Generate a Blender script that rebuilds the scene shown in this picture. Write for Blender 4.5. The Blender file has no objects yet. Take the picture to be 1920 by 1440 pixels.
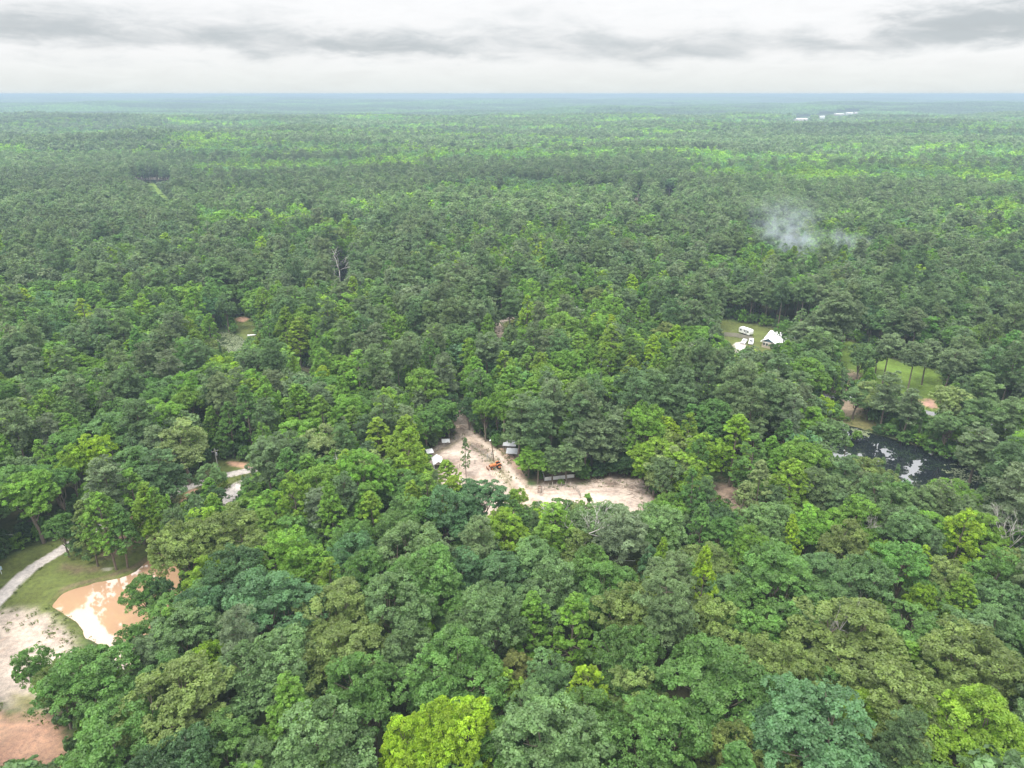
import bpy, bmesh, math, random
import numpy as np
from mathutils import Vector, Matrix

# ------------------------------------------------------------------ camera, sky, sun, exposure
sc = bpy.context.scene
col = sc.collection
FPX, CAMH, PITCH = 1333.0, 95.0, math.radians(22.2)      # focal length in pixels of a 1920 px wide picture
cam_d = bpy.data.cameras.new('camera'); cam = bpy.data.objects.new('camera', cam_d); col.objects.link(cam)
cam_d.sensor_width = 36.0; cam_d.lens = FPX / 1920 * 36.0
cam_d.clip_start = 1.0; cam_d.clip_end = 120000.0
cam.location = (0, 0, CAMH); cam.rotation_euler = (math.pi / 2 - PITCH, 0, 0)
sc.camera = cam

SUN_EL, SUN_AZ = math.radians(62), math.radians(215)      # azimuth clockwise from +Y (the view direction)
SKY_BRIGHT, SUN_POWER = 0.365, 1.5
w = bpy.data.worlds.new('World'); sc.world = w; w.use_nodes = True
NT = w.node_tree; NT.nodes.clear()

class G:
    """small helper to write node maths"""
    def __init__(s, nt): s.nt = nt
    def n(s, typ, **kw):
        o = s.nt.nodes.new(typ)
        for k, v in kw.items(): setattr(o, k, v)
        return o
    def put(s, sock, v):
        if isinstance(v, bpy.types.NodeSocket): s.nt.links.new(v, sock)
        else: sock.default_value = v
    def m(s, op, a, b=0.0, c=None, clamp=False):
        o = s.n('ShaderNodeMath', operation=op, use_clamp=clamp)
        s.put(o.inputs[0], a); s.put(o.inputs[1], b)
        if c is not None: s.put(o.inputs[2], c)
        return o.outputs[0]
    def ss(s, v, a, b, lo=0.0, hi=1.0):
        o = s.n('ShaderNodeMapRange', interpolation_type='SMOOTHSTEP')
        for i, x in enumerate((v, a, b, lo, hi)): s.put(o.inputs[i], x)
        return o.outputs[0]
    def noise(s, vec, scale, detail=4.0, rough=0.55, dist=0.0, col=False):
        o = s.n('ShaderNodeTexNoise')
        s.put(o.inputs['Vector'], vec); s.put(o.inputs['Scale'], scale); s.put(o.inputs['Detail'], detail)
        s.put(o.inputs['Roughness'], rough); s.put(o.inputs['Distortion'], dist)
        return o.outputs['Color' if col else 'Fac']
    def mix(s, f, a, b, mode='MIX'):
        o = s.n('ShaderNodeMix', data_type='RGBA', blend_type=mode)
        s.put(o.inputs[0], f); s.put(o.inputs[6], a); s.put(o.inputs[7], b)
        return o.outputs[2]
    def comb(s, x, y, z):
        o = s.n('ShaderNodeCombineXYZ')
        for i, v in enumerate((x, y, z)): s.put(o.inputs[i], v)
        return o.outputs[0]
    def scale(s, vec, k):
        o = s.n('ShaderNodeVectorMath', operation='SCALE')
        s.put(o.inputs[0], vec); s.put(o.inputs['Scale'], k)
        return o.outputs[0]

def build_sky():
    g = G(NT)
    tc = g.n('ShaderNodeTexCoord')
    sp = g.n('ShaderNodeSeparateXYZ'); g.put(sp.inputs[0], tc.outputs['Generated'])
    x, y, z = sp.outputs
    zp = g.m('MAXIMUM', z, 0.0)
    q = g.m('DIVIDE', 1.0, g.m('ADD', zp, 0.10))
    p = g.comb(g.m('MULTIPLY', x, q), g.m('MULTIPLY', y, q), 0.0)
    az = g.m('ARCTAN2', x, y)
    el = g.m('ARCSINE', z)
    # the grey cloud bases that stand over this horizon: (azimuth deg, elevation deg, half width, half height, weight)
    blobs = [(-37, 3.6, 7, .9, .95), (-29, 3.7, 6, .8, .8), (-32, 4.6, 9, .9, .45), (-21, 3.4, 4, .6, .75), (-15.5, 3.7, 4.5, 1.1, .95), (-10, 3.2, 4, .6, .8), (-5.5, 3.1, 5, .8, .95), (1.5, 3.7, 4.5, .8, .75),
             (8, 3.6, 5, 1.0, .6), (14, 3.3, 4.5, .8, .75), (9, 2.4, 7, .6, .55), (22, 3.3, 4.5, .5, .9), (28.5, 4.2, 4.0, 1.0, 1.3), (33, 4.0, 4.5, .7, .95), (37, 4.6, 4.5, .7, 1.1), (20, 2.4, 8, .45, .4),
             (-3, 5.2, 5, .8, .4), (5, 5.4, 5, .7, .3), (-22, 5.4, 6, .8, .35), (-31, 2.0, 8, .4, .3), (17, 5.2, 4, .8, .25), (-70, 4.0, 20, 1.2, .8), (66, 4.0, 18, 1.2, .9), (115, 3.8, 22, 1.1, .8), (170, 4.2, 24, 1.2, .8), (-125, 3.7, 22, 1.0, .8)]
    warp = g.noise(g.comb(g.m('MULTIPLY', az, 11.0), g.m('MULTIPLY', el, 34.0), 0.0), 1.0, 6.0, 0.62, 0.3, col=True)
    ws = g.n('ShaderNodeSeparateColor'); g.put(ws.inputs[0], warp)
    azw = g.m('ADD', az, g.m('MULTIPLY', g.m('SUBTRACT', ws.outputs[0], .5), .20))
    elw = g.m('ADD', el, g.m('MULTIPLY', g.m('SUBTRACT', ws.outputs[1], .5), .042))
    tot = None
    for (a, e, wa, we, k) in blobs:
        da = g.m('MULTIPLY', g.m('SUBTRACT', azw, math.radians(a)), 1 / math.radians(wa * 1.15))
        de = g.m('MULTIPLY', g.m('SUBTRACT', elw, math.radians(e)), 1 / math.radians(we * 1.35))
        r2 = g.m('ADD', g.m('MULTIPLY', da, da), g.m('MULTIPLY', de, de))
        v = g.m('MULTIPLY', g.m('POWER', 2.718, g.m('MULTIPLY', r2, -1.0)), k)
        tot = v if tot is None else g.m('ADD', tot, v)
    n1 = g.noise(p, 0.9, 6.0, 0.55, 0.6)
    n2 = g.noise(g.comb(g.m('MULTIPLY', az, 13.0), g.m('MULTIPLY', el, 50.0), 0.0), 1.0, 7.0, 0.58, 0.5)
    dens = g.m('ADD', g.m('MULTIPLY', tot, .85), g.m('ADD', g.m('MULTIPLY', g.m('SUBTRACT', n1, .5), .9), g.m('MULTIPLY', g.m('SUBTRACT', n2, .5), 1.9)))
    dens = g.m('MULTIPLY', g.ss(dens, .12, 1.6), g.ss(el, math.radians(.5), math.radians(2.0)))
    white = g.mix(g.ss(el, 0.0, math.radians(3.2)), (0.96, 1.0, 0.985, 1), (1.16, 1.16, 1.17, 1))
    cloud = g.mix(dens, white, (0.64, 0.69, 0.72, 1))
    cloud = g.mix(1.0, cloud, g.comb(*[g.m('ADD', .90, g.m('MULTIPLY', n2, .20))] * 3), 'MULTIPLY')
    sky = g.n('ShaderNodeTexSky', sky_type='NISHITA'); sky.sun_disc = False
    sky.sun_elevation = SUN_EL; sky.sun_rotation = SUN_AZ; sky.altitude = 200
    blue = g.mix(1.0, sky.outputs[0], (0.10, 0.10, 0.10, 1), 'MULTIPLY')
    c = g.mix(0.93, blue, cloud)                                   # a closed cloud deck with a little sky light through it
    lum = g.m('MULTIPLY', g.m('ADD', 1.0, g.m('MULTIPLY', g.ss(zp, 0.10, 0.8), 2.8)), SKY_BRIGHT)    # overcast: zenith about three times the horizon
    bg = g.n('ShaderNodeBackground'); g.put(bg.inputs[0], c); g.put(bg.inputs[1], lum)
    out = g.n('ShaderNodeOutputWorld'); g.nt.links.new(bg.outputs[0], out.inputs[0])
build_sky()
sun_d = bpy.data.lights.new('sun', 'SUN'); sun_d.energy = SUN_POWER; sun_d.angle = math.radians(14); sun_d.color = (1.0, 0.96, 0.88)
sun = bpy.data.objects.new('sun', sun_d); col.objects.link(sun)
sd = Vector((math.sin(SUN_AZ) * math.cos(SUN_EL), math.cos(SUN_AZ) * math.cos(SUN_EL), math.sin(SUN_EL)))
sun.rotation_euler = (-sd).to_track_quat('-Z', 'Y').to_euler(); sun.location = sd * 400

vs = sc.view_settings
sc.display_settings.display_device = 'sRGB'
vs.view_transform = 'Standard'; vs.look = 'None'; vs.exposure = 1.28; vs.gamma = 1.0; vs.use_curve_mapping = False
cy = sc.cycles
cy.max_bounces = 4; cy.diffuse_bounces = 2; cy.glossy_bounces = 2; cy.transmission_bounces = 3; cy.volume_bounces = 0; cy.transparent_max_bounces = 4
cy.use_denoising = True; cy.caustics_reflective = False; cy.caustics_refractive = False
cy.volume_step_rate = .35; cy.volume_max_steps = 128

rng = np.random.default_rng(11)
random.seed(5)

# ------------------------------------------------------------------ pixels and ground
CT, ST = math.cos(PITCH), math.sin(PITCH)
def at(px, py, z=0.0):
    """the point at height z seen at this pixel of the 1920 x 1440 picture"""
    a, b = (px - 960) / FPX, -(py - 720) / FPX
    d = (a, CT + b * ST, -ST + b * CT)
    s = (z - CAMH) / d[2]
    return np.array((d[0] * s, d[1] * s, z))
def proj(x, y, z):
    zc = y * CT - (z - CAMH) * ST
    yc = y * ST + (z - CAMH) * CT
    zc = np.maximum(zc, 1e-3)
    return 960 + FPX * x / zc, 720 - FPX * yc / zc, zc
def GP(pts, z=0.0): return np.array([at(a, b, z)[:2] for a, b in pts])

def hash2(i, j, s=0):
    n = (i * 374761393 + j * 668265263 + s * 974711) & 0x7fffffff
    n = ((n ^ (n >> 13)) * 1274126177) & 0x7fffffff
    return ((n ^ (n >> 16)) & 0xffff) / 65535.0
def vnoise(x, y, s=0):
    x = np.asarray(x, float); y = np.asarray(y, float)
    i = np.floor(x).astype(np.int64); j = np.floor(y).astype(np.int64)
    u, v = x - i, y - j
    u, v = u * u * (3 - 2 * u), v * v * (3 - 2 * v)
    return (hash2(i, j, s) * (1 - u) + hash2(i + 1, j, s) * u) * (1 - v) + (hash2(i, j + 1, s) * (1 - u) + hash2(i + 1, j + 1, s) * u) * v
def fbm(x, y, s=0, o=3):
    t, a, f = 0, .5, 1.0
    for k in range(o): t = t + a * vnoise(np.asarray(x) * f, np.asarray(y) * f, s + k * 7); a *= .5; f *= 2.03
    return t / (1 - .5 ** o)
def sstep(v, a, b):
    t = np.clip((v - a) / (b - a), 0, 1); return t * t * (3 - 2 * t)
NX0, NX1, NY0, NY1 = -480.0, 480.0, -40.0, 480.0           # the level ground round the clearings
def terrain(x, y):
    x = np.asarray(x, float); y = np.asarray(y, float)
    d = np.maximum(np.maximum(np.abs(x) - NX1, y - NY1), np.maximum(NY0 - y, 0))
    d = np.maximum(d, 0)
    r = np.hypot(x, y)
    h = (fbm(x / 420, y / 420, 3) - .45) * 42 * sstep(d, 0, 700)
    h = h + (fbm(x / 2600, y / 1100, 9) - .5) * 105 * sstep(d, 700, 3200)
    h = h + 30 * sstep(r, 5000, 14000) * sstep(fbm(x / 6000, y / 2500, 21), .35, .65)
    return np.clip(h, -14.0, 56.0) + 26 * sstep(r, 13000, 19000)

def at_land(px, py):
    """the first ground the sight line of this pixel meets"""
    p = at(px, py, 0.0); d = p - np.array((0, 0, CAMH)); d = d / np.linalg.norm(d[:2])
    s = np.arange(480.0, 9000.0, 2.0); x, y, z = d[0] * s, d[1] * s, CAMH + d[2] * s
    k = int(np.argmax(z < terrain(x, y))); return np.array((x[k], y[k], float(terrain(x[k], y[k]))))
def inside(px, py, poly):
    poly = np.asarray(poly); px = np.asarray(px); py = np.asarray(py)
    r = np.zeros(px.shape, bool); n = len(poly)
    for k in range(n):
        x0, y0 = poly[k]; x1, y1 = poly[(k + 1) % n]
        if y0 == y1: continue
        c = (y0 > py) != (y1 > py)
        r ^= c & (px < (x1 - x0) * (py - y0) / (y1 - y0) + x0)
    return r
def sdist_line(px, py, pts, closed):
    d = np.full(np.shape(px), 1e9); n = len(pts)
    for k in range(n if closed else n - 1):
        x0, y0 = pts[k]; x1, y1 = pts[(k + 1) % n]
        dx, dy = x1 - x0, y1 - y0
        t = np.clip(((px - x0) * dx + (py - y0) * dy) / max(dx * dx + dy * dy, 1e-9), 0, 1)
        d = np.minimum(d, np.hypot(px - x0 - t * dx, py - y0 - t * dy))
    return d
def smooth_line(p, it=2, closed=False):
    p = np.asarray(p, float)
    for _ in range(it):
        a = p; b = np.roll(p, -1, 0)
        q = np.empty((2 * len(p), 2)); q[0::2] = .75 * a + .25 * b; q[1::2] = .25 * a + .75 * b
        if not closed: q = np.vstack([p[:1], q[:-2], p[-1:]])
        p = q
    return p

# ------------------------------------------------------------------ materials
def new_mat(name):
    m = bpy.data.materials.new(name); m.use_nodes = True; m.node_tree.nodes.clear()
    g = G(m.node_tree); out = g.n('ShaderNodeOutputMaterial')
    return m, g, out
MATS = {}
def simple(name, c, rough=.6, spec=.3, metal=0.0, var=.12, scale=3.0, bump=0.0):
    if name in MATS: return MATS[name]
    m, g, out = new_mat(name)
    tc = g.n('ShaderNodeTexCoord')
    n = g.noise(tc.outputs['Object'], scale, 5.0, .6)
    k = g.m('ADD', 1 - var, g.m('MULTIPLY', n, 2 * var))
    b = g.n('ShaderNodeBsdfPrincipled')
    g.put(b.inputs['Base Color'], g.scale((c[0], c[1], c[2]), k)); b.inputs['Roughness'].default_value = rough
    b.inputs['Specular IOR Level'].default_value = spec; b.inputs['Metallic'].default_value = metal
    if bump:
        bp = g.n('ShaderNodeBump'); bp.inputs['Strength'].default_value = bump; bp.inputs['Distance'].default_value = .05
        g.put(bp.inputs['Height'], n); g.put(b.inputs['Normal'], bp.outputs[0])
    g.nt.links.new(b.outputs[0], out.inputs[0]); MATS[name] = m
    return m
def leaf_mat(name, trans=.47, gloss=.42):
    m, g, out = new_mat(name)
    a = g.n('ShaderNodeAttribute', attribute_type='INSTANCER', attribute_name='tint')
    v = g.n('ShaderNodeAttribute', attribute_type='GEOMETRY', attribute_name='v')
    geo = g.n('ShaderNodeNewGeometry')
    nz = g.noise(geo.outputs['Position'], .55, 3.0, .6)
    k = g.m('MULTIPLY', v.outputs['Fac'], g.m('ADD', .78, g.m('MULTIPLY', nz, .44)))
    c = g.scale(a.outputs['Vector'], k)
    sh = g.n('ShaderNodeHueSaturation'); g.put(sh.inputs['Color'], c)
    g.put(sh.inputs['Hue'], g.m('ADD', .478, g.m('MULTIPLY', g.noise(geo.outputs['Position'], .7, 3.0), .040)))
    c = sh.outputs[0]
    b = g.n('ShaderNodeBsdfPrincipled'); g.put(b.inputs['Base Color'], c)
    b.inputs['Roughness'].default_value = gloss; b.inputs['Specular IOR Level'].default_value = .35
    t = g.n('ShaderNodeBsdfTranslucent')
    g.put(t.inputs[0], g.mix(1.0, c, (1.25, 1.25, .55, 1), 'MULTIPLY'))
    mx = g.n('ShaderNodeMixShader'); mx.inputs[0].default_value = trans
    g.nt.links.new(b.outputs[0], mx.inputs[1]); g.nt.links.new(t.outputs[0], mx.inputs[2]); g.nt.links.new(mx.outputs[0], out.inputs[0])
    return m
LEAF = leaf_mat('leaf'); NEEDLE = leaf_mat('needle', .40, .5)
BARK = simple('bark', (.16, .13, .105), .9, .1, var=.35, scale=2.5, bump=.4)
PALEBARK = simple('pale_bark', (.40, .375, .35), .9, .1, var=.3, scale=1.5, bump=.3)

def ground_mat():
    m, g, out = new_mat('ground')
    a = g.n('ShaderNodeAttribute', attribute_type='GEOMETRY', attribute_name='gcol')
    geo = g.n('ShaderNodeNewGeometry'); P = geo.outputs['Position']
    n1 = g.noise(P, .16, 4.0, .6); n2 = g.noise(P, 1.1, 6.0, .65); n3 = g.noise(P, 5.0, 5.0, .7)
    mott = g.m('ADD', g.m('MULTIPLY', n1, .5), g.m('ADD', g.m('MULTIPLY', n2, .6), g.m('MULTIPLY', n3, .5)))
    k = g.ss(mott, .48, 1.12, .45, 1.5)
    c = g.scale(a.outputs['Color'], k)
    hs = g.n('ShaderNodeHueSaturation'); g.put(hs.inputs['Color'], c); g.put(hs.inputs['Hue'], g.m('ADD', .485, g.m('MULTIPLY', n1, .03)))
    g.put(hs.inputs['Saturation'], g.m('ADD', .8, g.m('MULTIPLY', n2, .4)))
    b = g.n('ShaderNodeBsdfPrincipled'); g.put(b.inputs['Base Color'], hs.outputs[0]); b.inputs['Roughness'].default_value = .95
    b.inputs['Specular IOR Level'].default_value = .1
    bp = g.n('ShaderNodeBump'); bp.inputs['Strength'].default_value = .55; bp.inputs['Distance'].default_value = .25
    g.put(bp.inputs['Height'], mott); g.put(b.inputs['Normal'], bp.outputs[0])
    g.nt.links.new(b.outputs[0], out.inputs[0])
    return m
GROUND = ground_mat()
def water_mat(name, c, ior, rip):
    m, g, out = new_mat(name)
    geo = g.n('ShaderNodeNewGeometry'); P = geo.outputs['Position']
    n = g.noise(P, .9, 4.0, .6); n0 = g.noise(P, .12, 3.0, .6)
    b = g.n('ShaderNodeBsdfPrincipled')
    g.put(b.inputs['Base Color'], g.scale(c, g.m('ADD', .85, g.m('MULTIPLY', n0, .3))))
    b.inputs['Roughness'].default_value = .05 if ior == 2.5 else .015; b.inputs['IOR'].default_value = ior; b.inputs['Specular IOR Level'].default_value = .5
    bp = g.n('ShaderNodeBump'); bp.inputs['Strength'].default_value = rip; bp.inputs['Distance'].default_value = .1
    g.put(bp.inputs['Height'], n); g.put(b.inputs['Normal'], bp.outputs[0])
    g.nt.links.new(b.outputs[0], out.inputs[0])
    return m

# ------------------------------------------------------------------ mesh helpers
def mesh_np(name, V, F, mats, mi=None, attrs=None, smooth=False):
    """V (n,3), F (m,k) faces of one size or list of such arrays"""
    me = bpy.data.meshes.new(name)
    if not isinstance(F, list): F = [F]
    F = [np.asarray(f, np.int32) for f in F if len(f)]
    tot = np.concatenate([np.full(len(f), f.shape[1], np.int32) for f in F])
    idx = np.concatenate([f.ravel() for f in F])
    me.vertices.add(len(V)); me.vertices.foreach_set('co', np.asarray(V, np.float32).ravel())
    me.loops.add(len(idx)); me.loops.foreach_set('vertex_index', idx)
    me.polygons.add(len(tot)); me.polygons.foreach_set('loop_start', np.concatenate([[0], np.cumsum(tot)[:-1]]).astype(np.int32))
    if mi is not None: me.polygons.foreach_set('material_index', np.asarray(mi, np.int32))
    me.polygons.foreach_set('use_smooth', np.full(len(tot), smooth))
    for m in mats: me.materials.append(m)
    for k, (typ, arr) in (attrs or {}).items():
        a = me.attributes.new(k, typ, 'POINT')
        a.data.foreach_set({'FLOAT': 'value', 'INT': 'value', 'FLOAT_COLOR': 'color', 'FLOAT_VECTOR': 'vector'}[typ], np.asarray(arr, np.int32 if typ == 'INT' else np.float32).ravel())
    me.update(calc_edges=True); me.validate()
    return me
class MB:
    def __init__(s): s.v = []; s.f = []
    def add(s, v, f):
        o = len(s.v); s.v += [tuple(map(float, p)) for p in v]; s.f += [tuple(i + o for i in q) for q in f]; return s
    def box(s, x0, x1, y0, y1, z0, z1):
        return s.add([(x0, y0, z0), (x1, y0, z0), (x1, y1, z0), (x0, y1, z0), (x0, y0, z1), (x1, y0, z1), (x1, y1, z1), (x0, y1, z1)],
                     [(0, 3, 2, 1), (4, 5, 6, 7), (0, 1, 5, 4), (1, 2, 6, 5), (2, 3, 7, 6), (3, 0, 4, 7)])
    def prism(s, prof, x0, x1, axis=0):
        """profile of (a, z) drawn along an axis (0: x, 1: y)"""
        n = len(prof)
        def P(t, a, z): return (t, a, z) if axis == 0 else (a, t, z)
        v = [P(x0, a, z) for a, z in prof] + [P(x1, a, z) for a, z in prof]
        f = [tuple(range(n))[::-1], tuple(range(n, 2 * n))] + [(i, (i + 1) % n, n + (i + 1) % n, n + i) for i in range(n)]
        return s.add(v, f)
    def tube(s, pts, rad, seg=6):
        pts = [Vector(p) for p in pts]; n = len(pts)
        if not hasattr(rad, '__len__'): rad = [rad] * n
        v = []; f = []
        for i, p in enumerate(pts):
            d = (pts[min(i + 1, n - 1)] - pts[max(i - 1, 0)]).normalized()
            u = d.cross(Vector((.31, .95, .1)));
            if u.length < 1e-3: u = d.cross(Vector((1, 0, 0)))
            u.normalize(); t = d.cross(u)
            for k in range(seg):
                a = 2 * math.pi * k / seg; v.append(p + (u * math.cos(a) + t * math.sin(a)) * rad[i])
        for i in range(n - 1):
            for k in range(seg): f.append((i * seg + k, i * seg + (k + 1) % seg, (i + 1) * seg + (k + 1) % seg, (i + 1) * seg + k))
        f.append(tuple(range(seg))[::-1]); f.append(tuple(range((n - 1) * seg, n * seg)))
        return s.add(v, f)
    def xf(s, M):
        s.v = [tuple(M @ Vector(p)) for p in s.v]; return s
    def build(s, name, mat, parent=None, bevel=0.0, smooth=False):
        me = bpy.data.meshes.new(name); me.from_pydata(s.v, [], s.f); me.materials.append(mat)
        if bevel:
            bm = bmesh.new(); bm.from_mesh(me); bmesh.ops.bevel(bm, geom=list(bm.edges), offset=bevel, segments=1, affect='EDGES'); bm.to_mesh(me); bm.free()
        if smooth: me.polygons.foreach_set('use_smooth', [True] * len(me.polygons))
        me.update(); o = bpy.data.objects.new(name, me); col.objects.link(o); o.parent = parent
        return o
def tag(o, label=None, cat=None, group=None, kind=None):
    if label: o['label'] = label
    if cat: o['category'] = cat
    if group: o['group'] = group
    if kind: o['kind'] = kind
    return o
def empty(name, loc, rz=0.0, label=None, cat=None, group=None):
    o = bpy.data.objects.new(name, None); col.objects.link(o); o.location = [float(q) for q in loc]; o.rotation_euler = (0, 0, rz)
    o.empty_display_size = .5
    return tag(o, label, cat, group)

# ------------------------------------------------------------------ ground zones (outlines read off the photograph, laid on level ground)
C_FLOOR = (.060, .058, .034); C_GRASS = (.105, .125, .038); C_DRYGRASS = (.15, .14, .06); C_BRIGHTGRASS = (.115, .175, .035)
C_SAND = (.46, .375, .315); C_ROADSAND = (.43, .34, .27); C_DIRT = (.36, .30, .25); C_CLAY = (.40, .245, .17); C_CONC = (.46, .415, .385); C_ASPH = (.20, .20, .21)
C_BROWN = (.14, .10, .07); C_BED = (.10, .075, .05); C_PENSAND = (.38, .305, .255); C_RUT = (.33, .25, .195); C_WORN = (.53, .44, .37)
ORANGE_POND = [(96, 1131), (112, 1116), (140, 1103), (185, 1090), (225, 1082), (255, 1070), (280, 1050), (300, 1037), (325, 1042), (336, 1075), (338, 1115), (330, 1160), (300, 1230), (262, 1262), (225, 1258), (196, 1225), (184, 1200), (158, 1192), (152, 1168), (128, 1150)]
DARK_POND = [(1572, 792), (1600, 797), (1640, 812), (1690, 826), (1740, 842), (1790, 858), (1840, 880), (1885, 905), (1880, 935), (1800, 945), (1700, 945), (1610, 925), (1560, 890), (1535, 860), (1548, 825)]
LILY_POND = [(372, 628), (400, 620), (432, 622), (456, 632), (462, 648), (450, 668), (430, 682), (402, 676), (380, 655)]
FAR_POND = [(484, 676), (520, 672), (560, 690), (600, 706), (585, 735), (540, 730), (500, 712)]
GAP_POND = [(620, 505), (665, 500), (672, 530), (640, 545), (612, 530)]
PONDS = [('orange_pond', ORANGE_POND), ('dark_pond', DARK_POND), ('lily_pond', LILY_POND), ('small_pond', FAR_POND), ('glimpsed_pond', GAP_POND)]
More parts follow.
